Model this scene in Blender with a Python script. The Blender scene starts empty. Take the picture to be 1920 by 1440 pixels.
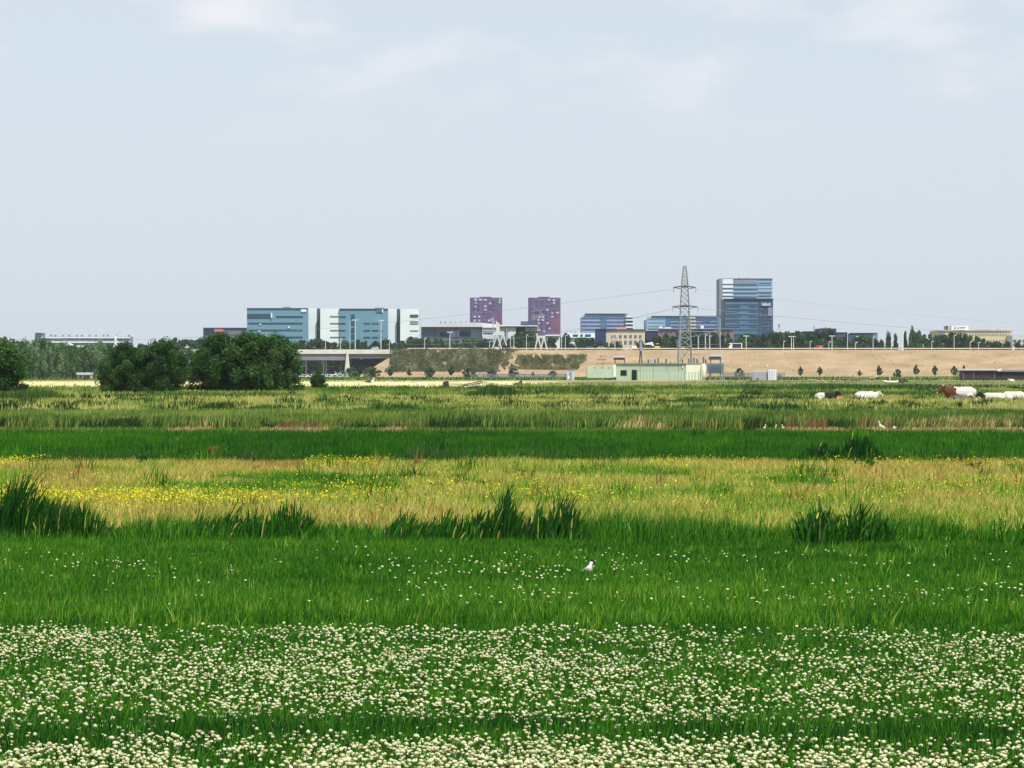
import bpy, math, random
import numpy as np
from mathutils import Vector

# ------------------------------------------------------------------ camera, sky, sun
C = bpy.context.scene
COL = C.collection
R = math.radians
F, U0, VH, H = 6667.0, 960.0, 701.0, 1.85      # focal length in photo pixels, centre column, horizon row, eye height
cam = bpy.data.cameras.new('camera'); camo = bpy.data.objects.new('camera', cam); COL.objects.link(camo)
camo.location = (0, 0, H); camo.rotation_euler = (R(90), 0, 0)
cam.sensor_width = 36; cam.lens = F * 36 / 1920; cam.shift_y = -19 / 1920
cam.clip_start = 0.5; cam.clip_end = 20000
C.camera = camo
SUN_EL, SUN_AZ = 56.0, 150.0                   # azimuth clockwise from +Y (view direction): behind and to the right
sun = bpy.data.lights.new('sun', 'SUN'); suno = bpy.data.objects.new('sun', sun); COL.objects.link(suno)
sun.energy = 4.9; sun.angle = R(0.5); sun.color = (1.0, 0.955, 0.88)
sd = Vector((math.sin(R(SUN_AZ)) * math.cos(R(SUN_EL)), math.cos(R(SUN_AZ)) * math.cos(R(SUN_EL)), math.sin(R(SUN_EL))))
suno.rotation_euler = (-sd).to_track_quat('-Z', 'Y').to_euler()
W = bpy.data.worlds.new('World'); C.world = W; W.use_nodes = True
wn, wl = W.node_tree.nodes, W.node_tree.links
bg = wn['Background']; bg.inputs[1].default_value = 0.115
sky = wn.new('ShaderNodeTexSky'); sky.sky_type = 'NISHITA'; sky.sun_disc = False
sky.sun_elevation = R(SUN_EL); sky.sun_rotation = R(SUN_AZ); sky.air_density = 1.0; sky.dust_density = 1.2; sky.ozone_density = 1.5
# thin high veil of cloud with a few soft puffs
tc = wn.new('ShaderNodeTexCoord')
mp = wn.new('ShaderNodeMapping'); mp.inputs['Scale'].default_value = (20, 20, 52); mp.inputs['Location'].default_value = (3.1, 0.4, 1.7)
wl.new(tc.outputs['Generated'], mp.inputs[0])
nz = wn.new('ShaderNodeTexNoise'); nz.inputs['Scale'].default_value = 1.0; nz.inputs['Detail'].default_value = 6; nz.inputs['Roughness'].default_value = 0.5
wl.new(mp.outputs[0], nz.inputs['Vector'])
rp = wn.new('ShaderNodeValToRGB'); rp.color_ramp.elements[0].position = 0.5; rp.color_ramp.elements[1].position = 0.72
rp.color_ramp.elements[0].color = (0, 0, 0, 1); rp.color_ramp.elements[1].color = (1, 1, 1, 1)
wl.new(nz.outputs[0], rp.inputs[0])
veil = wn.new('ShaderNodeMix'); veil.data_type = 'RGBA'; veil.inputs[0].default_value = 0.8
veil.inputs[7].default_value = (6.25, 6.9, 7.75, 1)
wl.new(sky.outputs[0], veil.inputs[6])
puff = wn.new('ShaderNodeMix'); puff.data_type = 'RGBA'; puff.inputs[7].default_value = (8.3, 8.15, 8.4, 1)
pm = wn.new('ShaderNodeMath'); pm.operation = 'MULTIPLY'; pm.inputs[1].default_value = 0.7
sz = wn.new('ShaderNodeSeparateXYZ'); wl.new(tc.outputs['Generated'], sz.inputs[0])
mr = wn.new('ShaderNodeMapRange'); mr.interpolation_type = 'SMOOTHSTEP'; mr.inputs[1].default_value = 0.055; mr.inputs[2].default_value = 0.098; wl.new(sz.outputs['Z'], mr.inputs[0])
pk_ = wn.new('ShaderNodeMath'); pk_.operation = 'MULTIPLY'; wl.new(rp.outputs[0], pk_.inputs[0]); wl.new(mr.outputs[0], pk_.inputs[1])
wl.new(pk_.outputs[0], pm.inputs[0]); wl.new(pm.outputs[0], puff.inputs[0]); wl.new(veil.outputs[2], puff.inputs[6])
wl.new(puff.outputs[2], bg.inputs[0])
C.view_settings.view_transform = 'Standard'; C.view_settings.look = 'None'
C.view_settings.gamma = 1; C.view_settings.exposure = 0.0
C.cycles.max_bounces = 6; C.cycles.diffuse_bounces = 2; C.cycles.transmission_bounces = 2
C.cycles.transparent_max_bounces = 4; C.cycles.volume_bounces = 0; C.cycles.caustics_reflective = False

rng = np.random.default_rng(7); random.seed(7)

# ------------------------------------------------------------------ helpers
def P(u, v, Y): return Vector(((u - U0) / F * Y, Y, H - (v - VH) / F * Y))
def PX(u, Y): return (u - U0) / F * Y
def PZ(v, Y): return H - (v - VH) / F * Y
def GV(v): return (H-0.13) * F / (v - VH)      # the same where 0.13 m of grass hides the foot
def GY(v): return H * F / (v - VH)              # distance of the ground seen at row v

def tag(o, label=None, cat=None, group=None, kind=None):
    if label: o['label'] = label
    if cat: o['category'] = cat
    if group: o['group'] = group
    if kind: o['kind'] = kind
    return o
def empty(name, loc, label, cat, group=None, rz=0):
    o = bpy.data.objects.new(name, None); COL.objects.link(o)
    o.location = loc; o.rotation_euler = (0, 0, rz); o.empty_display_size = 0.5
    return tag(o, label, cat, group)

class MB:
    """collects shapes into one mesh"""
    def __init__(s): s.V = []; s.F = []
    def add(s, vs, fs):
        n = len(s.V); s.V += [tuple(v) for v in vs]; s.F += [tuple(i + n for i in f) for f in fs]
    def box(s, x0, x1, y0, y1, z0, z1):
        s.add([(x0,y0,z0),(x1,y0,z0),(x1,y1,z0),(x0,y1,z0),(x0,y0,z1),(x1,y0,z1),(x1,y1,z1),(x0,y1,z1)],
              [(3,2,1,0),(4,5,6,7),(0,1,5,4),(1,2,6,5),(2,3,7,6),(3,0,4,7)])
        return s
    def bar(s, p, q, r, r2=None, n=5):
        return s.loft([p, q], [(r, r), (r2 or r, r2 or r)], n)
    def loft(s, pts, rad, n=8, caps=True):
        pts = [Vector(p) for p in pts]; m = len(pts); vs = []; fs = []
        for i, p in enumerate(pts):
            d = (pts[min(i + 1, m - 1)] - pts[max(i - 1, 0)]).normalized()
            up = Vector((0, 0, 1)) if abs(d.z) < 0.9 else Vector((0, 1, 0))
            a = d.cross(up).normalized(); b = a.cross(d).normalized()
            ra, rb = rad[i]
            for k in range(n):
                t = 2 * math.pi * k / n
                vs.append(p + a * (math.cos(t) * ra) + b * (math.sin(t) * rb))
        for i in range(m - 1):
            for k in range(n):
                k2 = (k + 1) % n
                fs.append((i*n+k, i*n+k2, (i+1)*n+k2, (i+1)*n+k))
        if caps: fs.append(tuple(range(n))[::-1]); fs.append(tuple((m-1)*n + k for k in range(n)))
        s.add(vs, fs); return s
    def prism(s, prof, y0, y1):
        n = len(prof)
        s.add([(x, y0, z) for x, z in prof] + [(x, y1, z) for x, z in prof],
              [tuple(range(n))[::-1], tuple(range(n, 2*n))] + [(i, (i+1) % n, n + (i+1) % n, n + i) for i in range(n)])
        return s
    def build(s, name, mat, parent=None, smooth=False):
        me = bpy.data.meshes.new(name)
        org = Vector((0, 0, 0)); q = parent
        while q is not None: org += q.location; q = q.parent
        if parent is None and s.V:
            a = np.array(s.V); org = Vector(((a[:,0].min()+a[:,0].max())/2, (a[:,1].min()+a[:,1].max())/2, a[:,2].min()))
        me.from_pydata([(v[0]-org.x, v[1]-org.y, v[2]-org.z) for v in s.V], [], s.F)
        if smooth: me.shade_smooth()
        me.materials.append(mat)
        o = bpy.data.objects.new(name, me); COL.objects.link(o)
        if parent is None: o.location = org
        else: o.parent = parent
        return o

def arr_mesh(name, V, faces_idx, starts, mat, tone=None, org=(0,0,0)):
    me = bpy.data.meshes.new(name)
    V = np.asarray(V, np.float32).reshape(-1, 3)
    me.vertices.add(len(V)); me.vertices.foreach_set('co', V.ravel())
    me.loops.add(len(faces_idx)); me.loops.foreach_set('vertex_index', np.asarray(faces_idx, np.int32))
    me.polygons.add(len(starts)); me.polygons.foreach_set('loop_start', np.asarray(starts, np.int32))
    me.update(calc_edges=True)
    if tone is not None:
        a = me.attributes.new('tone', 'FLOAT', 'POINT'); a.data.foreach_set('value', np.asarray(tone, np.float32))
    me.materials.append(mat)
    o = bpy.data.objects.new(name, me); COL.objects.link(o); o.location = org
    return o

_tab = np.random.default_rng(3).random((256, 256))
def vn(x, y, s, seed=0):
    """smooth value noise, features about s metres"""
    x = np.asarray(x) / s + seed * 17.3 + 500; y = np.asarray(y) / s + seed * 9.1 + 500
    xi = np.floor(x).astype(int); yi = np.floor(y).astype(int); fx = x - xi; fy = y - yi
    fx = fx*fx*(3-2*fx); fy = fy*fy*(3-2*fy)
    t = lambda a, b: _tab[a % 256, b % 256]
    return (t(xi,yi)*(1-fx)+t(xi+1,yi)*fx)*(1-fy) + (t(xi,yi+1)*(1-fx)+t(xi+1,yi+1)*fx)*fy
def fbm(x, y, s, seed=0): return 0.5*vn(x,y,s,seed)+0.3*vn(x,y,s/2.3,seed+1)+0.2*vn(x,y,s/5.1,seed+2)

# ------------------------------------------------------------------ materials
def mat(name, rgb, rough=0.8, var=0.12, scale=1.0, spec=0.3, metal=0.0, stretch=None, rgb2=None, bump=0):
    m = bpy.data.materials.new(name); m.use_nodes = True
    nt = m.node_tree; b = nt.nodes['Principled BSDF']
    b.inputs['Roughness'].default_value = rough; b.inputs['Specular IOR Level'].default_value = spec
    b.inputs['Metallic'].default_value = metal
    t = nt.nodes.new('ShaderNodeTexCoord'); mpn = nt.nodes.new('ShaderNodeMapping')
    mpn.inputs['Scale'].default_value = stretch or (1, 1, 1)
    n = nt.nodes.new('ShaderNodeTexNoise'); n.inputs['Scale'].default_value = scale; n.inputs['Detail'].default_value = 5
    r = nt.nodes.new('ShaderNodeValToRGB')
    r.color_ramp.elements[0].position = 0.3; r.color_ramp.elements[1].position = 0.7
    c2 = rgb2 or tuple(min(1, c * (1 + var)) for c in rgb); c1 = rgb if rgb2 else tuple(c * (1 - var) for c in rgb)
    r.color_ramp.elements[0].color = (*c1, 1); r.color_ramp.elements[1].color = (*c2, 1)
    L = nt.links; L.new(t.outputs['Object'], mpn.inputs[0]); L.new(mpn.outputs[0], n.inputs['Vector'])
    L.new(n.outputs[0], r.inputs[0]); L.new(r.outputs[0], b.inputs['Base Color'])
    if bump:
        bp = nt.nodes.new('ShaderNodeBump'); bp.inputs['Strength'].default_value = bump
        L.new(n.outputs[0], bp.inputs['Height']); L.new(bp.outputs[0], b.inputs['Normal'])
    return m

def leafmat(name, stops, transl=0.3, rough=0.5, gloss=0.010):
    m = bpy.data.materials.new(name); m.use_nodes = True
    nt = m.node_tree; nt.nodes.clear(); L = nt.links; N = nt.nodes.new
    out = N('ShaderNodeOutputMaterial'); at = N('ShaderNodeAttribute'); at.attribute_name = 'tone'
    r = N('ShaderNodeValToRGB'); cr = r.color_ramp
    while len(cr.elements) > 1: cr.elements.remove(cr.elements[-1])
    cr.elements[0].position = stops[0][0]; cr.elements[0].color = (*stops[0][1], 1)
    for p, c in stops[1:]:
        e = cr.elements.new(p); e.color = (*c, 1)
    d = N('ShaderNodeBsdfDiffuse'); t = N('ShaderNodeBsdfTranslucent'); g = N('ShaderNodeBsdfGlossy')
    g.inputs['Roughness'].default_value = rough; g.inputs['Color'].default_value = (1, 1, 1, 1)
    m1 = N('ShaderNodeMixShader'); m1.inputs[0].default_value = transl
    m2 = N('ShaderNodeMixShader'); m2.inputs[0].default_value = gloss
    L.new(at.outputs['Fac'], r.inputs[0]); L.new(r.outputs[0], d.inputs[0]); L.new(r.outputs[0], t.inputs[0])
    L.new(d.outputs[0], m1.inputs[1]); L.new(t.outputs[0], m1.inputs[2])
    L.new(m1.outputs[0], m2.inputs[1]); L.new(g.outputs[0], m2.inputs[2]); L.new(m2.outputs[0], out.inputs[0])
    return m

M = {}
# one plant ramp: deep iris green -> grass greens -> yellow green -> straw -> rust brown
M['blade'] = leafmat('grass_blade', [(0.0, (0.007,0.040,0.010)), (0.15, (0.026,0.128,0.004)), (0.3, (0.072,0.245,0.010)),
    (0.45, (0.20,0.38,0.035)), (0.6, (0.45,0.43,0.07)), (0.75, (0.64,0.54,0.15)), (0.88, (0.34,0.18,0.05)), (1.0, (0.15,0.075,0.03))])
M['blade_far'] = leafmat('pasture_grass_blade', [(0.0, (0.012,0.035,0.012)), (0.15, (0.03,0.085,0.018)), (0.3, (0.11,0.21,0.03)),
    (0.45, (0.25,0.33,0.06)), (0.6, (0.38,0.38,0.11)), (0.75, (0.62,0.54,0.22)), (0.88, (0.30,0.18,0.075)), (1.0, (0.12,0.065,0.03))])
M['leaf'] = leafmat('tree_leaf', [(0.0, (0.010,0.036,0.012)), (0.3, (0.032,0.092,0.019)), (0.6, (0.075,0.165,0.034)), (0.85, (0.14,0.24,0.08)), (1.0, (0.20,0.32,0.16))], 0.25)
M['scrub'] = leafmat('scrub_leaf', [(0.0, (0.06,0.08,0.028)), (0.4, (0.125,0.145,0.055)), (0.7, (0.20,0.205,0.09)), (1.0, (0.42,0.35,0.2))], 0.2)
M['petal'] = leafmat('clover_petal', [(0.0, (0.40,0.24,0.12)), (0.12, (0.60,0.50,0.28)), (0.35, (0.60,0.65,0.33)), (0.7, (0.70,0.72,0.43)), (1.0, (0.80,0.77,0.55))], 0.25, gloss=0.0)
M['yellow'] = leafmat('buttercup_petal', [(0.0, (0.62,0.54,0.02)), (1.0, (0.85,0.76,0.04))], 0.25)
M['bark'] = mat('bark', (0.10,0.085,0.065), var=0.3, scale=4)
M['palebark'] = mat('pale_bark', (0.32,0.29,0.24), var=0.3, scale=4)

# ------------------------------------------------------------------ plants
def blades(name, x, y, h, w, tone, m, z=None, lean=0.35, bias=(0.05, 0.0), segs=2, org=(0,0,0), yaw=1.2):
    n = len(x); z = np.zeros(n) if z is None else z
    a = rng.uniform(-yaw, yaw, n); wx, wy = np.cos(a)*w/2, np.sin(a)*w/2
    la = rng.uniform(0, 2*np.pi, n); lr = rng.uniform(0, lean, n) * h
    lx, ly = np.cos(la)*lr + bias[0]*h, np.sin(la)*lr + bias[1]*h
    if segs == 1:
        V = np.empty((n, 3, 3)); V[:,0] = np.stack([x-wx, y-wy, z], 1); V[:,1] = np.stack([x+wx, y+wy, z], 1)
        V[:,2] = np.stack([x+lx, y+ly, z+h], 1)
        idx = np.arange(3*n); st = np.arange(n)*3; k = 3
    elif segs == 2:
        V = np.empty((n, 5, 3)); mz = z + h*0.58; mx, my = x+lx*0.35, y+ly*0.35
        V[:,0] = np.stack([x-wx, y-wy, z], 1); V[:,1] = np.stack([x+wx, y+wy, z], 1)
        V[:,2] = np.stack([mx+wx*.8, my+wy*.8, mz], 1); V[:,3] = np.stack([mx-wx*.8, my-wy*.8, mz], 1)
        V[:,4] = np.stack([x+lx, y+ly, z+h*0.96], 1)
        b = (np.arange(n)*5)[:, None]
        idx = (b + np.array([0,1,2,3,3,2,4])).ravel(); st = (np.arange(n)[:, None]*7 + np.array([0,4])).ravel(); k = 5
    else:
        V = np.empty((n, 9, 3)); fr = [(0,0,1),(0.35,0.10,1.0),(0.68,0.36,.9),(0.92,0.72,.6)]
        for i, (fz, fl, fw) in enumerate(fr):
            V[:,2*i] = np.stack([x+lx*fl-wx*fw, y+ly*fl-wy*fw, z+h*fz], 1); V[:,2*i+1] = np.stack([x+lx*fl+wx*fw, y+ly*fl+wy*fw, z+h*fz], 1)
        V[:,8] = np.stack([x+lx, y+ly, z+h*np.where(lr > 0.33*h, 0.86, 1.02)], 1)
        b = (np.arange(n)*9)[:, None]
        idx = (b + np.array([0,1,3,2,2,3,5,4,4,5,7,6,6,7,8])).ravel(); st = (np.arange(n)[:, None]*15 + np.array([0,4,8,12])).ravel(); k = 9
    V = V.reshape(-1, 3) - np.array(org)
    return arr_mesh(name, V, idx, st, m, np.repeat(tone, k), org)

def field(n, y0, y1, K=0.152, Mg=3.2):
    """even scatter over the strip y0..y1, a little wider than the view; n is the count for a margin-free strip"""
    hw = lambda y: K*y+Mg
    n2 = int(n*(K*(y1*y1-y0*y0)/2+Mg*(y1-y0))/(0.178*(y1*y1-y0*y0)/2)*1.0)
    g = np.linspace(y0, y1, 400); c = np.cumsum(hw(g)); c = (c-c[0])/(c[-1]-c[0])
    y = np.interp(rng.random(n2), c, g); x = rng.uniform(-1, 1, n2)*hw(y)
    return x, y

def leafcloud(C3, size, tone, asp=0.5):
    """small rhombic leaves at given points"""
    n = len(C3); d = rng.normal(size=(n,3)); d /= np.linalg.norm(d, axis=1)[:,None]
    e = np.cross(d, rng.normal(size=(n,3))); e /= np.linalg.norm(e, axis=1)[:,None]
    s = size[:,None]
    V = np.stack([C3-d*s, C3+e*s*asp, C3+d*s, C3-e*s*asp], 1).reshape(-1,3)
    return V, np.arange(4*n), np.arange(n)*4, np.repeat(tone, 4)

def crown_points(n, kind, K, seed):
    """unit crown: height 0..1, half width 0.5; clumps through an uneven envelope"""
    g = np.random.default_rng(seed)
    cz = g.random(K)
    if kind == 'poplar': z0 = 0.08; rr = lambda z: 0.5*np.clip(np.sin(np.pi*np.clip(z,0,1)**0.8), 0.15, 1)**0.7
    elif kind == 'conifer': z0 = 0.08; rr = lambda z: 0.5*(1-z)**0.8+0.02
    elif kind == 'bush': z0 = 0.0; rr = lambda z: 0.5*np.sqrt(np.clip(1-(np.clip(z,0,1)*1.0)**3.2, 0, 1))*0.96+0.02
    elif kind == 'oval': z0 = 0.3; rr = lambda z: 0.5*np.clip(np.sin(np.pi*np.clip(z,0,1)**0.75), 0, 1)**0.8
    else: z0 = 0.16; rr = lambda z: 0.5*np.sqrt(np.clip(1-(2*z-0.9)**2/1.25, 0, 1))
    a = g.uniform(0, 2*np.pi, K); q = np.sqrt(g.random(K))*0.85
    wob = g.uniform(0.75, 1.15, K)
    cen = np.stack([np.cos(a)*q*rr(cz)*wob, np.sin(a)*q*rr(cz)*wob, z0+(1-z0)*cz*g.uniform(0.88, 0.99, K)], 1)
    cr = g.uniform(0.06, 0.13, K); ct = g.uniform(-0.26, 0.26, K)
    k = g.integers(0, K, n)
    d = g.normal(size=(n,3)); d /= np.linalg.norm(d, axis=1)[:,None]
    r = cr[k]*g.random(n)**0.45
    if kind == 'poplar': sc = np.array([0.75, 0.75, 1.6])
    elif kind == 'conifer': sc = np.array([0.8,0.8,0.55])
    elif kind == 'bush': sc = np.array([0.95,0.95,1.25])
    else: sc = np.array([1.0,1.0,0.8])
    pts = cen[k] + d*r[:,None]*sc
    pts[:,2] = np.clip(pts[:,2], 0.01, 1.08)
    return pts, ct[k]

_crowns = {}
def crown_mesh(kind, n, K, leaf, base, seed, m='leaf'):
    key = (kind, n, K, leaf, base, seed, m)
    if key in _crowns: return _crowns[key]
    pts, ct = crown_points(n, kind, K, seed)
    V, idx, st, tn = leafcloud(pts, rng.uniform(0.6, 1.2, n)*leaf, np.clip(base+ct+rng.uniform(-.08,.08,n), 0, 1), 0.6)
    o = arr_mesh('crown', V, idx, st, M[m], tn); me = o.data; bpy.data.objects.remove(o); _crowns[key] = me
    return me
_trunks = {}
def trunk_mesh(kind, seed):
    key = (kind, seed % 3)
    if key in _trunks: return _trunks[key]
    g = random.Random(seed % 3); mb = MB()
    if kind == 'bush':
        for i in range(7):
            a = g.uniform(0, 6.28); x, y = math.cos(a), math.sin(a)
            mb.loft([(x*.03, y*.03, 0), (x*.12, y*.12, .25), (x*.26, y*.26, .6)], [(.018,.018),(.012,.012),(.004,.004)], 5)
    else:
        mb.loft([(0,0,0), (.005,0,.3), (0,.01,.62), (.01,0,.9)], [(.022,.022),(.017,.017),(.010,.010),(.003,.003)], 6)
        for i in range(6):
            a = g.uniform(0, 6.28); z = g.uniform(.25,.6)
            mb.loft([(0,0,z), (math.cos(a)*.12, math.sin(a)*.12, z+.13), (math.cos(a)*.24, math.sin(a)*.24, z+.25)], [(.009,.009),(.006,.006),(.002,.002)], 4)
    o = mb.build('trunk', M['bark']); me = o.data; bpy.data.objects.remove(o)
    # the builder recentred the mesh: nothing to undo, trunk is centred on its base
    _trunks[key] = me
    return me
def tree(name, label, cat, x, y, h, w, kind, base=0.35, n=900, K=30, leaf=0.035, seed=0, group=None, z=0, m='leaf', bark='bark'):
    r = empty(name, (x, y, z), label, cat, group, rz=random.uniform(0, 6.28))
    c = bpy.data.objects.new('crown', crown_mesh(kind, n, K, leaf, base, seed, m)); COL.objects.link(c); c.parent = r
    t = bpy.data.objects.new('trunk', trunk_mesh(kind, seed)); COL.objects.link(t); t.parent = r
    for q in (c, t): q.scale = (w, w, h)
    return r

ORD = 'first second third fourth fifth sixth seventh eighth ninth tenth eleventh twelfth thirteenth fourteenth fifteenth sixteenth seventeenth eighteenth nineteenth twentieth'.split()

# ================================================================== THE SETTING
def ground_mat():
    m = bpy.data.materials.new('polder_ground'); m.use_nodes = True
    nt = m.node_tree; N = nt.nodes.new; L = nt.links; b = nt.nodes['Principled BSDF']
    b.inputs['Roughness'].default_value = 0.95; b.inputs['Specular IOR Level'].default_value = 0.05
    g = N('ShaderNodeNewGeometry'); sx = N('ShaderNodeSeparateXYZ'); L.new(g.outputs['Position'], sx.inputs[0])
    def math_(op, a, b_=None):
        q = N('ShaderNodeMath'); q.operation = op
        for i, v in enumerate((a, b_)):
            if v is None: continue
            if isinstance(v, (int, float)): q.inputs[i].default_value = v
            else: L.new(v, q.inputs[i])
        return q.outputs[0]
    mpn = N('ShaderNodeMapping'); mpn.inputs['Scale'].default_value = (0.02, 0.004, 1); L.new(g.outputs['Position'], mpn.inputs[0])
    n = N('ShaderNodeTexNoise'); n.inputs['Scale'].default_value = 1; n.inputs['Detail'].default_value = 6; L.new(mpn.outputs[0], n.inputs['Vector'])
    wob = math_('ADD', math_('MULTIPLY', math_('SUBTRACT', n.outputs[0], 0.5), 0.10), 1.0)
    y = math_('MAXIMUM', math_('MULTIPLY', sx.outputs['Y'], wob), 10.0)
    s = math_('DIVIDE', 16.0, y)            # 1 close by, 0 at the horizon
    r = N('ShaderNodeValToRGB'); cr = r.color_ramp
    G, DG, YG, ST, SA = (0.035,0.115,0.018), (0.02,0.075,0.012), (0.17,0.21,0.05), (0.36,0.31,0.12), (0.62,0.52,0.27)
    st = [(9000, G), (1500, (0.20,0.20,0.08)), (1060, (0.12,0.15,0.05)), (850, SA), (500, SA), (480, (0.09,0.12,0.03)), (450, YG), (410, DG), (350, ST), (290, (0.15,0.19,0.05)),
          (265, ST), (232, ST), (215, YG), (200, ST), (175, (0.12,0.2,0.04)), (158, G), (130, (0.10,0.12,0.03)), (109, (0.12,0.09,0.035)), (103, G), (68, DG), (65, ST), (55, ST), (43, (0.2,0.18,0.06)), (38, DG), (30, G), (17, DG)]
    while len(cr.elements) > 1: cr.elements.remove(cr.elements[-1])
    cr.elements[0].position = 16/9000; cr.elements[0].color = (*st[0][1], 1)
    for d, c in st[1:]:
        e = cr.elements.new(min(1, 16.0/d)); e.color = (*c, 1)
    L.new(s, r.inputs[0])
    n2 = N('ShaderNodeTexNoise'); n2.inputs['Scale'].default_value = 1; n2.inputs['Detail'].default_value = 8
    mp2 = N('ShaderNodeMapping'); mp2.inputs['Scale'].default_value = (0.12, 0.035, 1); L.new(g.outputs['Position'], mp2.inputs[0]); L.new(mp2.outputs[0], n2.inputs['Vector'])
    v = math_('ADD', math_('MULTIPLY', n2.outputs[0], 1.3), 0.35)
    rx = math_('DIVIDE', sx.outputs['X'], math_('MAXIMUM', sx.outputs['Y'], 10.0))
    fx = N('ShaderNodeClamp'); L.new(math_('MULTIPLY', math_('ADD', rx, -0.002), 60.0), fx.inputs[0])
    inb = math_('MULTIPLY', math_('GREATER_THAN', sx.outputs['Y'], 470.0), math_('LESS_THAN', sx.outputs['Y'], 900.0))
    ol = N('ShaderNodeMix'); ol.data_type = 'RGBA'; L.new(math_('MULTIPLY', fx.outputs[0], inb), ol.inputs[0]); L.new(r.outputs[0], ol.inputs[6]); ol.inputs[7].default_value = (0.16,0.165,0.07,1)
    mx = N('ShaderNodeMix'); mx.data_type = 'RGBA'; mx.blend_type = 'MULTIPLY'; mx.inputs[0].default_value = 1
    L.new(ol.outputs[2], mx.inputs[6]); cb = N('ShaderNodeCombineColor')
    for i in range(3): L.new(v, cb.inputs[i])
    L.new(cb.outputs[0], mx.inputs[7]); L.new(mx.outputs[2], b.inputs['Base Color'])
    return m
g = MB(); g.add([(-3500,-60,0),(3500,-60,0),(3500,6000,0),(-3500,6000,0)], [(0,1,2,3)])
tag(g.build('ground', ground_mat()), 'flat polder meadow ground in strips', 'ground', kind='structure')

YD0, YD1, YD2 = 1541, 1571, 1607                # foot, near edge and far edge of the motorway dyke
ZR = PZ(656, YD1)
def dyke(xa, xb, slope_a, slope_b, name, label, dm='dyke'):
    """xa..xb is the crest; slope_* the run of the end slopes"""
    prof = [(YD0, 0), (YD0+8, ZR*0.24), (YD0+20, ZR*0.66), (YD1, ZR), (YD2, ZR), (YD2+30, 0)]
    xs = np.linspace(0, 1, 60); V = []; Fc = []
    for i, t in enumerate(xs):
        for (yy, zz) in prof:
            k = 1 - zz/ZR
            x = (xa - slope_a*k) * (1-t) + (xb + slope_b*k) * t
            bump = 0.25*math.sin(i*1.7+yy) if 0 < zz < ZR else 0
            V.append((x, yy, zz + bump))
    n = len(prof)
    for i in range(len(xs)-1):
        for j in range(n-1): Fc.append((i*n+j, (i+1)*n+j, (i+1)*n+j+1, i*n+j+1))
    Fc.append(tuple(range(n))); Fc.append(tuple(range((len(xs)-1)*n, len(xs)*n))[::-1])
    mb = MB(); mb.add(V, Fc)
    return tag(mb.build(name, M[dm]), label, 'embankment', kind='structure')
M['dyke'] = mat('dyke_sand', (0.27,0.20,0.115), rough=0.95, spec=0.05, scale=1.0, stretch=(0.07,0.16,0.4), rgb2=(0.39,0.285,0.175), bump=.5)
M['dykegreen'] = mat('dyke_grass', (0.10,0.13,0.045), rough=0.95, spec=0.05, scale=1.0, stretch=(0.1,0.3,0.9), rgb2=(0.17,0.18,0.07))
XA = PX(755, YD1)
dyke(XA, 520, 20, 20, 'dyke', 'long sandy motorway embankment')
dyke(-520, PX(330, YD1), 20, 20, 'dyke', 'far left end of the motorway embankment behind the trees', 'dykegreen')
M['asphalt'] = mat('asphalt', (0.06,0.06,0.062), var=0.15)
M['concrete'] = mat('pale_concrete', (0.62,0.60,0.54), var=0.12, scale=0.4)
M['girder'] = mat('grey_girder', (0.21,0.20,0.235), var=0.08, scale=0.2)
M['darkconcrete'] = mat('shaded_concrete', (0.10,0.11,0.15), var=0.15, scale=0.3)  # abutment only: the shade below the deck is put into this colour
rd = MB(); rd.add([(-520, YD1+2, ZR+.02), (520, YD1+2, ZR+.02), (520, YD2-2, ZR+.02), (-520, YD2-2, ZR+.02)], [(0,1,2,3)])
tag(rd.build('road', M['asphalt']), 'motorway carriageway on top of the embankment', 'road', kind='structure')
M['paint'] = mat('white_paint', (0.78,0.78,0.76), var=0.05)
mk = MB()
for yy in (YD1+4, YD1+17, YD1+20): mk.add([(-520,yy,ZR+.03),(520,yy,ZR+.03),(520,yy+.2,ZR+.03),(-520,yy+.2,ZR+.03)], [(0,1,2,3)])
tag(mk.build('road_marking', M['paint']), 'white lines painted on the motorway', 'road marking', kind='structure')

# grassy path light strip of sand beyond the bridge
mb = MB(); Yf = 1900
prof = [(PX(596,Yf),0)] + [(PX(u,Yf), PZ(v,Yf)) for u, v in ((606,688),(622,681),(640,680),(662,683),(690,690))] + [(PX(705,Yf),0)]
mb.prism(prof, Yf, Yf+40)
M['sand'] = mat('dry_sand', (0.62,0.52,0.30), var=0.12, scale=0.2)
tag(mb.build('sand_mound', M['sand']), 'pale sand mound seen through the bridge opening', 'hill', kind='structure')

# ------------------------------------------------------------------ foreground meadow (stuff)
def T(a, b, n): return rng.uniform(a, b, n)
def keep(m, *a): return [q[m] for q in a]

# zone A: clover strip 16-26.5 m
n = 330000
x, y = field(n, 15.0, 27.5); n = len(x); big = fbm(x, y, 2.2, 4); fine = fbm(x, y, 0.35, 8)
gap = np.exp(-((y - 17.45 - 0.5*(vn(x, y*0, 1.6, 2)-0.5)) / 0.6)**2)*np.clip(1.5*vn(x, y*0, 1.3, 3)+.2, 0, 1)            # longer grass between the two clover belts
h = 0.06 + 0.07*rng.random(n) + 0.07*gap*rng.random(n) + 0.03*big
tone = np.clip(0.04 + 0.30*rng.random(n)**1.4 + 0.22*(fine-0.5) + 0.2*(rng.random(n) < 0.06) - 0.07*gap, 0, 0.5)
tag(blades('meadow_grass', x, y, h, T(0.005, 0.010, n), tone, M['blade']), 'short green grass growing between the white clover', 'grass', kind='stuff')
n = 60000
x, y = field(n, 15.0, 26.0); n = len(x); m_ = fbm(x, y, 0.8, 11) > 0.42; x, y = keep(m_, x, y); n = len(x)
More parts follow.
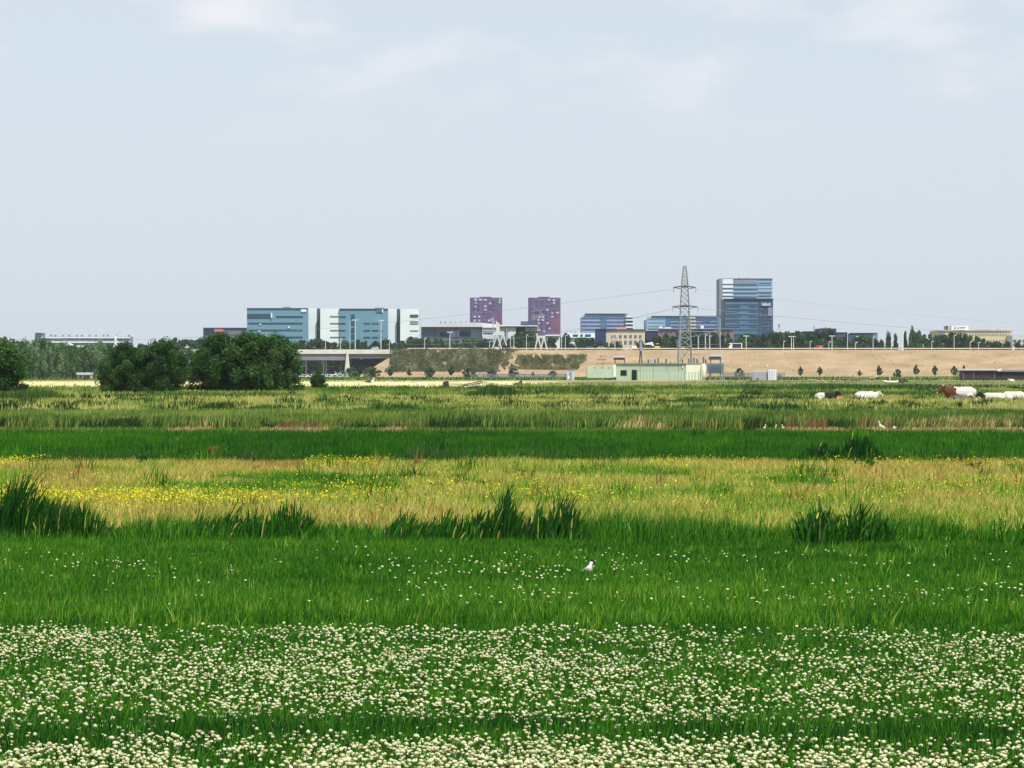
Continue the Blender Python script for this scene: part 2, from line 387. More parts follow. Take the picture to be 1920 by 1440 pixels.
V, idx, st, tn = leafcloud(np.stack([x, y, T(0.05, 0.10, n)], 1), T(0.009, 0.018, n), T(0.16, 0.36, n), 0.8)
tag(arr_mesh('clover_leaves', V, idx, st, M['blade'], tn), 'low green clover leaves among the near grass', 'clover leaves', kind='stuff')
# zone B: longer grass 26-41 m
n = 330000
x, y = field(n, 25.0, 39.6); n = len(x); m_ = y < 38.0+2.2*(fbm(x, y*0, 1.6, 46)-.5)*2; x, y = keep(m_, x, y); n = len(x); big = fbm(x, y, 3.0, 5)
long = np.clip((29.5 - y)/3, 0, 1)*np.clip((y-24.2)/1.5, 0, 1)
h = 0.08 + 0.08*rng.random(n) + 0.06*long*rng.random(n) + 0.05*big
fine = fbm(x, y, 0.4, 18)
tone = np.clip(0.07 + 0.30*rng.random(n)**1.3 + 0.16*(big-0.5) + 0.2*(fine-0.5) + long*rng.random(n)*0.06 + 0.2*(rng.random(n) < 0.03+0.06*long) + 0.12*np.clip((y-36)/2.5,0,1)*rng.random(n), 0, 0.65)
tag(blades('meadow_grass', x, y, h, T(0.007, 0.013, n), tone, M['blade']), 'long green grass between the clover belt and the iris clumps', 'grass', kind='stuff')
# zone B2: ditch edge of mixed rank grass at 39.5-44 m
n = 60000
x, y = field(n, 36.8, 42.6); n = len(x); m_ = fbm(x, y, 1.8, 6) > 0.38; x, y = keep(m_, x, y); n = len(x)
h = 0.12 + 0.30*rng.random(n)*np.clip(vn(x, y*0, .45, 9)*.6+vn(x, y*0, 1.3, 10)*.8-.15, 0, 2)
tone = np.where(y < 39.3, T(0.02, 0.36, n), T(0.1, 0.72, n))
tag(blades('ditch_grass', x, y, h, T(0.008, 0.014, n), tone, M['blade'], lean=0.45), 'rank green grass along the ditch beside the iris clumps', 'grass', kind='stuff')
# zone C: dry yellow meadow 42-80 m
n = 470000
x, y = field(n, 38.6, 67.5); n = len(x); m_ = (rng.random(n) < np.clip((y-38.6)/2.6, 0.1, 1)) & (y < 66.2+2.5*(fbm(x, y*0, 2.2, 47)-.5)*2); x, y = keep(m_, x, y); n = len(x); big = fbm(x, y*0.45, 4, 12); f2 = fbm(x, y, 1.2, 14); k = rng.random(n)
h = 0.14 + 0.22*rng.random(n)*(0.5+0.8*f2)
mean = 0.715 + 0.55*(0.47-big) - 0.34*np.exp(-((y-54)/7)**2)*(fbm(x, y*.5, 3.5, 13) > .5)
mean = np.where(y > 62, mean + 0.02, mean)
tone = np.clip(mean + 0.42*(f2-0.5) + 0.2*(vn(x, y, .3, 19)-.5) + T(-0.17, 0.12, n) - 0.4*(k < 0.15), 0.05, 0.88)
tag(blades('dry_grass', x, y, h, T(0.011, 0.024, n), tone, M['blade'], lean=0.5), 'tall straw-yellow hay grass in the meadow strip behind the irises', 'grass', kind='stuff')
# zone D: dark green strip 78-120 m
n = 200000
x, y = field(n, 65.5, 106); n = len(x); big = fbm(x, y*0.3, 8, 15)
h = 0.13 + 0.14*rng.random(n) + 0.22*np.clip((69-y)/3, 0, 1)*rng.random(n)
tone = np.clip(0.04 + 0.27*rng.random(n)**1.3 + 0.26*(big-0.5) + 0.24*(fbm(x, y*.6, 0.9, 16)-.5) + 0.2*(rng.random(n) < 0.02), 0, 0.6)
tag(blades('meadow_grass', x, y, h, T(0.016, 0.032, n), tone, M['blade'], segs=1), 'dark green grass strip beyond the yellow meadow', 'grass', kind='stuff')
# zone E: reed belt at 120-132 m and grass behind it
n = 70000
x, y = field(n, 105, 121); n = len(x); q = fbm(x, y*0.2, 3.2, 21); x0 = q > 0.26; x, y, q = keep(x0, x, y, q); n = len(x)
edge = y < 112.5
tallf = fbm(x, y*0, 2.6, 22); rr_ = rng.random(n); pat = 0.55*vn(x, y*.4, 1.1, 23)+0.45*vn(x, y*.4, .4, 27)
h = np.where(edge, 0.10 + 0.14*rr_, (0.15 + 0.42*rr_)*(0.3+1.3*tallf)*(0.7+.6*pat))
br = fbm(x, y*0, 6.5, 24); low = rr_ < 0.5
tone = np.where(low, np.where(rng.random(n) < np.clip((br-0.36)*5, 0.1, .9), T(0.88, 1.0, n), T(0.0, 0.2, n)), np.where(rng.random(n) < np.clip((br-0.52)*5, 0, .6), T(0.6, 0.97, n), T(0.1, 0.5, n)))
tone = np.where((pat < .42) & ~edge, np.where(br > .52, T(.9, 1, n), T(0, .16, n)), tone)  # dark clusters put shadow among the reeds into the tone
tone = np.where(edge & (br > 0.5), T(0.65, 1.0, n), tone)
tag(blades('reed_belt', x, y, h, T(0.022, 0.045, n), tone, M['blade_far'], lean=0.3, bias=(0.12, 0)), 'brown-green reed belt lining the ditch beyond the green strip', 'reeds', kind='stuff')
n = 90000
x, y = field(n, 120, 162); n = len(x); q = fbm(x, y*0.2, 7, 26)
tone = np.clip(0.36 + 0.5*(q-0.5) + 0.3*(fbm(x, y*.3, 1.6, 28)-.5) + T(-.18, .16, n), 0.0, 0.72)
tag(blades('meadow_grass', x, y, T(0.15, 0.38, n), T(0.035, 0.065, n), tone, M['blade_far'], segs=1), 'soft green grass behind the reed belt', 'grass', kind='stuff')
# zone F: far strips 195-1000 m
n = 150000
d = 1/rng.uniform(1/1000, 1/160, n); x = rng.uniform(-1, 1, n)*0.175*d; y = d
q = fbm(x/3, y*0.35, 14, 30); row = fbm(x*0.02, 3000/y, 2.2, 31)
m_ = (row + 0.5*(q-0.5)) > 0.40; x, y, q, row = keep(m_, x, y, q, row); n = len(x)
band = lambda a, b: (y > a) & (y < b)
tone = 0.42 + 0.7*(row-0.5) + T(-.15, .15, n)
tone = np.where(band(160, 205) , tone+0.09, tone); tone = np.where(band(215, 275), tone+0.07, tone); tone = np.where(band(285, 620), tone-0.14, tone)
m_ = ~((y > 480) & (y < 840) & (x/y < 0.0) & (rng.random(n) < 0.96)); x, y, tone = keep(m_, x, y, tone); n = len(x)
h = T(0.10, 0.36, n) + np.where(band(290, 620), 0.15, 0)
tag(blades('meadow_grass', x, y, h, y*0.00032*T(0.7, 1.5, n), np.clip(tone + .5*(fbm(x, y*.15, y*.012, 35)-.5) + .5*(vn(x*.02, 9000/y, 1.1, 36)-.5), 0.0, 0.8), M['blade_far'], segs=1), 'striped green and yellow grass in the far pastures', 'grass', kind='stuff')
# weeds at the foot of the dyke and round the substation
n = 26000
y = rng.uniform(1060, 1530, n); x = rng.uniform(-0.16, 0.16, n)*y; q = fbm(x, y*0.1, 25, 33)
m_ = (q > 0.42) | (y > 1440); x, y, q = keep(m_, x, y, q); n = len(x)
tag(blades('rough_weeds', x, y, T(0.3, 1.0, n)*(0.5+q), T(0.4, 0.9, n), np.clip(T(0.02, 0.42, n)+(q-0.5)*0.4, 0, .6), M['blade_far'], segs=1), 'rough green weeds at the foot of the embankment', 'weeds', kind='stuff')

# far tufts, low hedges and weedy patches named by where they stand
def strip(name, label, cat, u0, u1, v, hpx, n, t0, t1, lean=0.3, wpx=1.6, kind='stuff', clump=0.3, depth=0.03):
    Y = GV(v); y = Y*(1+rng.uniform(-depth, depth, n)); x = rng.uniform(PX(u0, Y), PX(u1, Y), n)
    m_ = fbm(x, y*0.5, (u1-u0)/F*Y/9+0.4, int(u0) % 90) > clump; x, y = keep(m_, x, y); n = len(x)
    c = (x - PX(u0, Y))/(PX(u1, Y)-PX(u0, Y)); env = np.clip(np.sin(np.pi*np.clip(c, .02, .98))**0.4, 0.3, 1)*(0.45+0.9*fbm(x, y*0, (u1-u0)/F*Y/7+0.3, 50+int(u1) % 30))
    h = (.08+hpx/F*Y)*env*rng.uniform(0.55, 1.1, n)
    a = blades(name, x, y, h, wpx/F*Y*rng.uniform(0.7, 1.3, n), T(t0, t1, n), M['blade_far'], lean=lean, bias=(0.15, 0), segs=2, org=((PX(u0,Y)+PX(u1,Y))/2, Y, 0))
    return tag(a, label, cat, kind=kind)
S = strip
S('low_hedge', 'long dark green rush bank behind the grazing cattle', 'rushes', 1230, 1395, 755, 15, 1500, .05, .25)
S('low_hedge', 'dark weedy bank below the timber rails in the middle distance', 'weeds', 870, 980, 742, 24, 1500, .03, .28)
S('low_hedge', 'broad green weed bank left of the pale green substation', 'weeds', 1000, 1215, 738, 22, 2600, .06, .38)
S('low_hedge', 'green weed bank in front of the substation', 'weeds', 1150, 1420, 729, 9, 2200, .1, .4)
S('low_hedge', 'green rushes left of the dark shed', 'weeds', 1460, 1800, 728, 11, 3400, .05, .3)
S('low_hedge', 'weedy strip behind the resting cows', 'weeds', 1390, 1920, 741, 12, 4500, .08, .33)
S('low_hedge', 'dark green shrubs at the foot of the left-hand tree', 'weeds', -40, 120, 748, 22, 2600, .02, .3)
S('low_hedge', 'green undergrowth beneath the middle willows', 'weeds', 190, 580, 743, 14, 4500, .04, .42)
S('rushes', 'dark rush tufts in the pale strip below the big willows', 'rushes', 360, 432, 768, 18, 500, .0, .2)
S('rushes', 'ragged rush tufts right of the darkest rush tuft', 'rushes', 440, 545, 768, 17, 600, .0, .25)
S('rushes', 'small dark rush tufts left of the centre in the pale strip', 'rushes', 680, 780, 764, 12, 420, .0, .25)
S('rushes', 'thin line of green rushes running along the far ditch', 'rushes', 780, 1250, 764, 8, 1600, .1, .35)
S('rushes', 'green rushes in front of the lying cattle', 'rushes', 1400, 1920, 768, 10, 2600, .12, .38)
S('rushes', 'dark iris leaves along the ditch left of the right-hand geese', 'rushes', 1340, 1500, 797, 24, 900, .0, .3)
S('rushes', 'upright dark rushes behind the black and white duck', 'rushes', 1655, 1790, 799, 28, 1100, .0, .3)
S('rushes', 'dark rushes at the right edge of the reed belt', 'rushes', 1830, 1960, 800, 28, 800, .0, .35)
S('rushes', 'rust-brown dock stand in the reed belt right of the middle', 'dock', 1140, 1250, 801, 24, 500, .7, .95)
S('rushes', 'rusty sorrel stand at the left edge of the reed belt', 'sorrel', -30, 70, 799, 22, 600, .72, 1.0)
S('rushes', 'dark green fringe along the near edge of the dark green strip', 'rushes', -40, 600, 862, 30, 4200, .0, .3, clump=.4)
S('rushes', 'uneven green fringe in the middle of the ditch before the yellow meadow', 'rushes', 600, 1500, 861, 24, 4200, .02, .32, clump=.45)
S('rushes', 'dark green tuft rising from the green strip left of the middle', 'rushes', 745, 880, 858, 40, 1000, .0, .3)
S('rushes', 'green fringe right of the tall far irises', 'rushes', 1640, 1930, 861, 34, 1700, .02, .3, clump=.42)

def tussocks(name, label, n, y0, y1, hm, wm, t0, t1, per=45, m='blade_far', K=.165):
    yc = 1/rng.uniform(1/y1, 1/y0, n); xc = rng.uniform(-K, K, n)*yc; k = np.repeat(np.arange(n), per)
    sz = rng.uniform(.4, 1.5, n)**1.3; tt = rng.uniform(t0, t1, n)
    x = xc[k]+rng.normal(0, 1, n*per)*wm*sz[k]*(yc[k]/y0)**.5; y = yc[k]+rng.normal(0, .3, n*per)
    h = hm*sz[k]*rng.uniform(.4, 1.1, n*per)*np.exp(-((x-xc[k])/(wm*sz[k]*(yc[k]/y0)**.5*2.2))**2)+.05
    return tag(blades(name, x, y, h, y*.0003*rng.uniform(.7, 1.5, n*per), np.clip(tt[k]+rng.uniform(-.1, .1, n*per), 0, 1), M[m], lean=.5), label, 'tussocks', kind='stuff')
tussocks('tussocks', 'dark rushy tussocks dotted over the far pastures', 420, 165, 520, .38, .35, .0, .22)
tussocks('tussocks', 'yellowish grass tussocks dotted over the far pastures', 300, 165, 700, .28, .45, .5, .72)
tussocks('tussocks', 'brown and dark weeds dotted over the dark green strip', 60, 67, 106, .30, .16, .0, .3, m='blade')
tussocks('tussocks', 'greener tufts dotted through the hay meadow', 170, 42, 66, .34, .12, .08, .4, per=60, m='blade')
tussocks('tussocks', 'brown sorrel tufts dotted through the hay meadow', 70, 44, 66, .36, .06, .82, .97, per=25, m='blade')
tussocks('tussocks', 'lighter seeding grass tufts in the long green grass', 260, 24.5, 37, .13, .05, .3, .5, per=30, m='blade')

# ------------------------------------------------------------------ iris clumps: things
def iris(label, u0, u1, v, hpx, n, t0=0.0, t1=0.18, lean=0.34, bias=0.2, wm=(0.012, 0.024), depth=0.35, pk=None):
    n = int(n*2.1); Y = GV(v); x0, x1 = PX(u0, Y), PX(u1, Y); xc = (x0+x1)/2
    c = rng.random(n); x = x0+(x1-x0)*c; y = Y+rng.uniform(-depth, depth, n)
    env = np.sin(np.pi*np.clip(c, 0.03, 0.97))**0.22*np.clip(0.50+0.5*vn(x, y*0, 0.13, int(u0) % 50)+.12*vn(x, y*0, .04, 7), 0, 1)
    if pk is not None: env *= 0.72+0.30*np.exp(-((c-pk)/0.3)**2)
    h = (.10+0.98*hpx/F*Y)*env*np.where(rng.random(n) < .10, rng.uniform(.85, 1.12, n), rng.uniform(0.35, .88, n))
    bias = bias*.7+random.uniform(-.08, .06)
    o = blades('iris_clump', x, y, h, T(*wm, n), np.where(rng.random(n) < .035, T(.45, .78, n), T(t0, t1, n)), M['blade'], lean=lean, bias=(bias, 0), segs=4, org=(xc, Y, 0), yaw=0.9)
    return tag(o, label, 'iris clump', 'iris and sedge clumps along the ditches')
iris('big dark sedge clump at the left edge behind the near grass, its tallest part', -60, 125, 1004, 126, 1000, lean=.35, bias=.3, t1=.12)
iris('right half of the dark left-hand sedge thicket, lower and twiggy', 70, 215, 1006, 112, 900, lean=.45, bias=.1, t1=.14, wm=(.006,.014), pk=.3)
iris('sparse row of thin iris blades left of the middle', 325, 500, 1006, 74, 170, lean=.3, bias=.4, t1=.2)
iris('denser iris clump with tall single blades right of the sparse row', 440, 600, 1007, 82, 260, lean=.3, bias=.25, t1=.2)
iris('low iris blades leading up to the tall middle clump', 715, 915, 1008, 68, 430, lean=.3, bias=.3, t1=.2)
iris('tallest iris clump near the middle of the meadow', 870, 1005, 1007, 106, 460, lean=.2, bias=.3, t1=.12, pk=.45)
iris('dense iris clump leaning right beside the tallest clump', 968, 1100, 1008, 94, 560, lean=.25, bias=.35, t1=.14, pk=.55)
iris('arching iris clump with bent pale blades on the right', 1490, 1580, 1014, 96, 230, lean=.45, bias=.1, t1=.22)
iris('denser right half of the arching iris clump', 1560, 1672, 1014, 86, 320, lean=.5, bias=.25, t1=.2)
iris('dark iris clump on the far ditch, behind the yellow meadow on the right', 1496, 1575, 860, 50, 380, wm=(.02,.04), t1=.1, pk=.6)
iris('right half of the dark far iris clump', 1565, 1650, 861, 56, 380, wm=(.02,.04), t1=.1)
iris('small dark leafy clump at the far left of the ditch', 225, 300, 866, 26, 160, wm=(.02,.035), t1=.1)
iris('low green iris tuft at the right edge behind the near grass', 1830, 1950, 1018, 62, 240, t0=.1, t1=.32)
iris('short green sedge tuft right of the arching irises', 1680, 1800, 1012, 48, 200, t0=.08, t1=.32)

def dock(label, u, v, hpx, wpx, t0, t1, n=90):
    Y = GV(v); s = 1/F*Y; k = rng.random(n)
    x = PX(u, Y)+rng.normal(0, wpx*s*.25, n)*(0.5+k*.5); y = Y+rng.normal(0, .08, n)
    org = (PX(u, Y), Y, 0)
    V, idx, st, tn = leafcloud(np.stack([x, y, hpx*s*k*0.95+0.02], 1)-np.array(org), T(.03, .07, n), T(t0, t1, n), .45)
    ns = 7; mb = MB()
    r = empty('dock_plant', org, label, 'wild plant', 'dock and thistle plants in the yellow meadow')
    for i in range(ns):
        dx = random.uniform(-.4, .4)*wpx*s; mb.bar((org[0]+dx*.3, Y, 0), (org[0]+dx, Y, hpx*s*random.uniform(.6, 1)), .006, .004, 4)
    mb.build('stem', M['stem'], r)
    o = arr_mesh('leaves', V, idx, st, M['blade'], tn); o.parent = r
M['stem'] = mat('plant_stem', (0.05,0.06,0.02))
for a in [('dark bushy dock plant behind the left-hand sedge', 262, 878, 38, 26, .0, .15), ('thin dark thistle left of the middle in the yellow meadow', 610, 930, 42, 20, .02, .2),
          ('squat dark dock plant near the middle of the yellow meadow', 972, 896, 26, 42, .0, .15), ('small dark weed right of the squat dock plant', 1030, 892, 18, 26, .03, .2),
          ('big dark green thistle at the right end of the far irises', 1627, 888, 42, 34, .0, .14), ('spindly thistle left of the big dark thistle', 1478, 890, 28, 26, .05, .25),
          ('brown dock stalk in the yellow meadow left of the middle', 480, 890, 26, 12, .85, 1.), ('rusty dock plant in the far green strip', 405, 856, 32, 34, .93, 1., 45),
          ('thin weed right of the big dark thistle', 1700, 888, 26, 28, .05, .3), ('ragged dark weed near the right edge', 1826, 888, 34, 26, .03, .22),
          ('small dark weed closest to the right edge', 1893, 884, 26, 22, .03, .22), ('tiny dark weed in the meadow right of the middle', 1283, 912, 16, 14, .0, .2),
          ('leafy green weed above the tallest irises', 820, 925, 34, 26, .08, .3), ('dark weed at the back of the meadow above the tallest irises', 700, 908, 18, 16, .05, .25),
          ('thin dark weed in the meadow right of the thistles', 1740, 912, 24, 14, .05, .2), ('brown sorrel spike right of the brown dock stalk', 540, 888, 18, 10, .8, 1.)]: dock(*a)

# buttercups and clover
n = 150000
x, y = field(n, 40, 66.5); n = len(x); u = U0 + x/y*F; v = VH + (H-.27)*F/y
dens = np.exp(-((v-925-8*np.sin(u/170))/14)**2)*np.clip(1.35-u/1150, 0.16, 1)*np.clip((0.6*fbm(x, y*.5, 2.5, 41)+.4*vn(x, y, .5, 42)-.42)*5, 0, 1) + \
       0.6*np.exp(-((v-867)/7)**2)*(fbm(x, y*0, 3, 43) > 0.53)*np.clip(1.4-u/1100, .15, 1) + 0.012
m_ = rng.random(n) < dens; x, y = keep(m_, x, y); n = len(x)
V, idx, st, tn = leafcloud(np.stack([x, y, T(0.24, 0.36, n)], 1), T(0.008, 0.016, n), rng.random(n), 0.8)
tag(arr_mesh('buttercups', V, idx, st, M['yellow'], tn), 'yellow buttercup blossoms scattered over the hay meadow', 'buttercups', kind='stuff')

import bmesh
def head_mesh(sub):
    bm = bmesh.new(); bmesh.ops.create_icosphere(bm, subdivisions=sub, radius=1)
    v = np.array([p.co for p in bm.verts]); f = np.array([[q.index for q in p.verts] for p in bm.faces]); bm.free()
    return v, f
HV, HF = head_mesh(1)
def clover(n, y0, y1, densfn):
    x, y = field(n, y0, y1); m_ = rng.random(len(x)) < densfn(x, y); return keep(m_, x, y)
def dA(x, y):
    edge = 24.1 + 1.2*(fbm(x, y*0, 1.1, 61)-.3) - 0.25*(x/y/0.144)
    g2 = np.clip(((y - 17.45 - 0.5*(vn(x, y*0, 1.6, 2)-0.5)) / 0.62)**2 + 0.25*vn(x, y*0, .8, 67)**2, 0.08, 1); g2 = np.maximum(g2, np.clip(1.1-1.5*vn(x, y*0, 1.3, 3), 0, .7)*vn(x, y, .5, 69))
    return np.clip(0.12 + 2.6*(0.6*fbm(x, y, 0.8, 62)+0.4*vn(x, y, .13, 66)-0.36), 0.04, 1)*g2*np.clip((edge-y)/1.2, 0, 1)**.6*np.where(y < 17.1, 1.9, 1)*0.6*(0.35+1.3*vn(x, y, 1.9, 70))
def dB(x, y): return np.clip((fbm(x, y, 1.6, 64)-0.44)*3.0, 0.02, 1)*np.exp(-((y-29.2)/3.4)**2)*np.where(x > 0, 1.25, .7)
xa, ya = clover(60000, 15.0, 25.6, dA); xb, yb = clover(5200, 24, 37, dB)
X = np.concatenate([xa, xb]); Yc = np.concatenate([ya, yb]); o_ = np.argsort(Yc); X, Yc = X[o_], Yc[o_]
def heads(X, Yc, z, s, org=(0,0,0)):
    n = len(X); k = len(HV); jit = 1+rng.uniform(-.24, .24, (n, k))
    sc = np.stack([s*T(.9,1.15,n), s*T(.9,1.15,n), s*T(.62,.9,n)], 1)
    V = HV[None]*jit[:,:,None]*sc[:,None,:]+np.stack([X, Yc, z], 1)[:,None,:]-np.array(org)
    idx = (HF[None]+(np.arange(n)*k)[:,None,None]).ravel(); st = np.arange(n*len(HF))*3
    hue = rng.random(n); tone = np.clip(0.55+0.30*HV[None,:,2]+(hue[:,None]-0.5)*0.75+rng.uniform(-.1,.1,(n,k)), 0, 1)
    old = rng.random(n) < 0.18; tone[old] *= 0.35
    return V.reshape(-1,3), idx, st, tone.ravel()
inview = np.abs(X/Yc) < 0.1445
near = np.where(inview & (Yc > 15.58))[0][:290]
rest = np.ones(len(X), bool); rest[near] = False; rest &= True
xr, yr = X[rest], Yc[rest]; zz = T(0.085, 0.135, len(xr)) + np.where(yr > 25.6, 0.07, 0)
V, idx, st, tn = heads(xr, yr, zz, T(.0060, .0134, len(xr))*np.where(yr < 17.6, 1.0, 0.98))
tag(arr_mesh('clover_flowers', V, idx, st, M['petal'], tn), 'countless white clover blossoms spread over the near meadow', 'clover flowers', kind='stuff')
protos = []
HV, HF = head_mesh(2)
for i in range(6):
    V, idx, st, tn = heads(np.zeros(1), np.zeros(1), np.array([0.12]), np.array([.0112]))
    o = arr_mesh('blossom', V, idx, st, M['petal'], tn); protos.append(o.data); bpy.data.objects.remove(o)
sm = MB().bar((0,0,0), (0.004,0,.12), .0015, .0012, 4).build('stem', mat('clover_stem', (0.06,0.16,0.03))); stem_me = sm.data; bpy.data.objects.remove(sm)
for j, i in enumerate(near):
    r = empty('clover_flower', (float(X[i]), float(Yc[i]), float(rng.uniform(-.03, .03))), 'white clover blossom on a short stem in the nearest belt at the bottom edge', 'clover flower', 'clover blossoms in the nearest belt', rz=random.uniform(0, 6.28))
    b = bpy.data.objects.new('blossom', protos[j % 6]); COL.objects.link(b); b.parent = r; k = random.uniform(.85, 1.2); b.scale = (k, k, 1)
    t = bpy.data.objects.new('stem', stem_me); COL.objects.link(t); t.parent = r

# ------------------------------------------------------------------ trees
def shrubtree(label, u, w, vt, vb, seed, base=.3, n=34000, cat='willow', K=150, leaf=.017, kind='bush', name='willow_tree', group='willows in the left half'):
    Y = GY(vb); s = Y/F
    return tree(name, label, cat, PX(u, Y), Y, (vb-vt)*s, w*s, kind, base, n, K, leaf, seed, group)
shrubtree('bushy dark willow cut by the left edge of the photo', -8, 160, 641, 741, 1)
shrubtree('low bushy willow left of the gap, leaning beside a taller one', 238, 126, 647, 741, 2)
shrubtree('rounded dark willow beside the gap to the big willow group', 303, 120, 637, 741, 3)
shrubtree('left willow of the biggest group', 410, 136, 628, 738, 4, .33)
shrubtree('widest and tallest willow in the middle of the biggest group', 466, 160, 624, 738, 5, .35)
shrubtree('right willow of the biggest group, beside the bridge', 520, 118, 630, 738, 6, .36)
shrubtree('small round bush standing alone below the bridge', 597, 42, 699, 731, 7, .3, n=5000, K=70, leaf=.04, name='round_bush', cat='bush', group=None)
YP = 1110
pop = [(10,638),(30,641),(50,640),(66,643),(82,640),(98,645),(113,646),(128,650),(141,652),(156,654),(170,648),(186,645),(204,650),(222,655),(240,662)]
for i, (u, vt) in enumerate(pop):
    Y = YP + (i*37 % 60)
    tree('poplar_tree', f'{ORD[i]} poplar from the left in the pale green row behind the left-hand field', 'poplar', PX(u, Y), Y, PZ(vt-3, Y), random.uniform(52, 66)/F*Y, 'poplar', .55 + .12*(i % 3), 6500, 60, .028, i % 4, 'poplars behind the left field')
for i, (u, vt) in enumerate([(160,668),(184,664),(208,668),(236,662),(262,655),(284,652),(306,655),(330,657),(352,655),(376,660),(400,664)]):
    tree('broadleaf_tree', f'{ORD[i]} bluish tree from the left in the middle row seen between the willows', 'tree', PX(u, 1330+i*9), 1330+i*9, PZ(vt-3, 1330+i*9), 52/F*1330, 'round', .3, 4000, 50, .04, i % 5, 'middle row of trees behind the willows')
YT = 1680
LM = [(240, 470, 'the low mauve warehouse'), (470, 640, 'the left teal offices'), (640, 790, 'the right teal offices'), (790, 950, 'the arched hall'),
      (950, 1075, 'the right purple tower'), (1075, 1215, 'the paired-window beige building'), (1215, 1345, 'the low pink brick building'), (1345, 1460, 'the dark glass office'),
      (1460, 1655, 'the low navy sheds'), (1655, 1760, 'the sky beyond the sheds'), (1760, 1990, 'the long tan building')]
ft = [(266,650,34,0),(290,642,30,2),(312,640,22,0),(330,638,24,0),(352,641,28,0),(372,640,26,0),(392,645,30,0),(452,640,30,0),
 (566,643,40,0),(592,640,26,0),(612,645,30,0),(633,646,34,0),(648,640,22,0),(668,642,26,0),(686,636,14,2),(704,645,26,0),(727,640,24,0),(744,650,22,0),(763,636,30,0),(782,640,26,0),
 (802,640,24,0),(822,637,26,0),(842,640,22,0),(858,643,24,0),(880,638,30,0),(905,641,24,0),(922,645,20,0),(946,642,20,0),
 (965,632,30,0),(985,628,34,0),(1006,640,26,0),(1030,636,26,0),(1048,634,26,0),(1066,630,24,0),
 (1088,638,26,0),(1106,640,26,0),(1124,644,22,0),(1142,645,20,0),(1162,644,16,0),(1182,646,20,0),(1200,644,20,0),
 (1228,634,26,0),(1250,626,32,0),(1272,626,28,0),(1292,628,32,0),(1316,624,34,0),(1338,628,28,0),
 (1360,628,32,0),(1384,634,26,0),(1404,631,30,0),(1428,632,26,0),(1446,626,28,0),
 (1468,624,34,0),(1492,626,36,0),(1514,630,26,0),(1528,633,20,1),(1550,621,32,0),(1574,634,26,0),(1596,638,24,0),(1618,634,26,0),(1640,640,16,0),
 (1651,641,14,0),(1666,630,16,1),(1679,627,18,2),(1697,617,14,2),(1710,622,20,1),(1724,626,22,0),(1738,628,24,0),(1752,634,18,0),
 (1768,633,24,0),(1788,630,28,0),(1806,630,26,0),(1826,632,28,0),(1846,640,26,0),(1868,645,24,0),(1888,646,20,0),(1908,645,18,0),(1930,640,24,0),(1955,634,30,0)]
cnt = {}
for i, (u, vt, w, k) in enumerate(ft):
    Y = YT + (i*53 % 90); lm = next(l for a, b, l in LM if a <= u < b); c = cnt.get(lm, 0); cnt[lm] = c+1
    kind = ['round', 'poplar', 'conifer'][k]; adj = ['round dark', 'slim upright', 'pointed dark'][k]
    tree(['broadleaf_tree', 'upright_tree', 'conifer_tree'][k], f'{adj} tree, {ORD[c]} from the left in front of {lm}', 'tree', PX(u, Y), Y, PZ(vt-3, Y), w*(2.0 if k == 0 else 1.6)/F*Y, kind, (.34 if 800 < u < 905 or 1700 < u < 1745 else .12) + .14*((i*7) % 5)/5, 3600, 48, .042, i % 5 + 10*k, 'trees behind the motorway')
Yy = YD0 - 8
young = [(658,689,26,'bush',.7),(697,689,30,'bush',.75),(731,692,11,'oval',.3),(767,692,11,'oval',.3),(806,689,20,'bush',.5),(846,686,15,'oval',.25),(881,689,22,'bush',.5),(923,692,15,'bush',.5),(963,690,20,'bush',.6),(999,697,8,'oval',.3),(1036,696,18,'bush',.6),
         (1386,690,16,'bush',.35),(1462,702,9,'bush',.3),(1501,688,10,'oval',.2),(1537,688,13,'oval',.25),(1612,694,8,'oval',.15),(1648,686,13,'oval',.4),(1683,692,14,'bush',.55),(1718,684,12,'oval',.25),(1753,686,13,'oval',.4),(1789,686,15,'oval',.6)]
for i, (u, vt, w, kind, b) in enumerate(young):
    side = 'left' if i < 11 else 'right'; k = i if i < 11 else i-11
    tree('young_tree', f'{"bushy" if kind == "bush" else "slender"} young tree, {ORD[k]} from the left at the {side} part of the embankment foot', 'young tree', PX(u, Yy), Yy, PZ(vt, Yy), w*(1.5 if kind == 'bush' else 1.2)/F*Yy, kind, b*.8, 2200, 40, .05, 30+i % 3, 'young trees along the embankment foot')

# scrub on the dyke slope
n = 90000
u = rng.uniform(700, 1100, n); v = rng.uniform(656, 700, n)
un = u + 34*(fbm(u, v, 11, 76)-.5)
inA = (un > 722+np.clip(700-v, 0, 60)*0.3) & (un < 968-(v-660)*0.95) & (v < 696)
inB = (un > 948+(692-v)*0.9) & (un < 1098-(v-667)*0.75) & (v > 667) & (v < 692)
keepm = (inA | inB) & (fbm(u, v, 14, 71) > 0.29)
u, v = keep(keepm, u, v); n = len(u)
zf = np.clip((709-v)/53, 0, 1); yy = YD0+(YD1-YD0)*zf; xx = (u-U0)/F*yy
zz = np.interp(yy, [YD0, YD0+8, YD0+20, YD1], [0, ZR*.24, ZR*.66, ZR]) + rng.random(n)*1.7*fbm(u, v, 7, 72)
V, idx, st, tn = leafcloud(np.stack([xx, yy-.4, zz], 1), T(.13, .32, n), np.clip(T(0.15, .75, n)+(fbm(u, v, 12, 74)-.5)*1.2, 0, 1), .7)
tag(arr_mesh('slope_scrub', V, idx, st, M['scrub'], tn), 'olive brown scrub covering the left part of the embankment slope', 'scrub', kind='stuff')

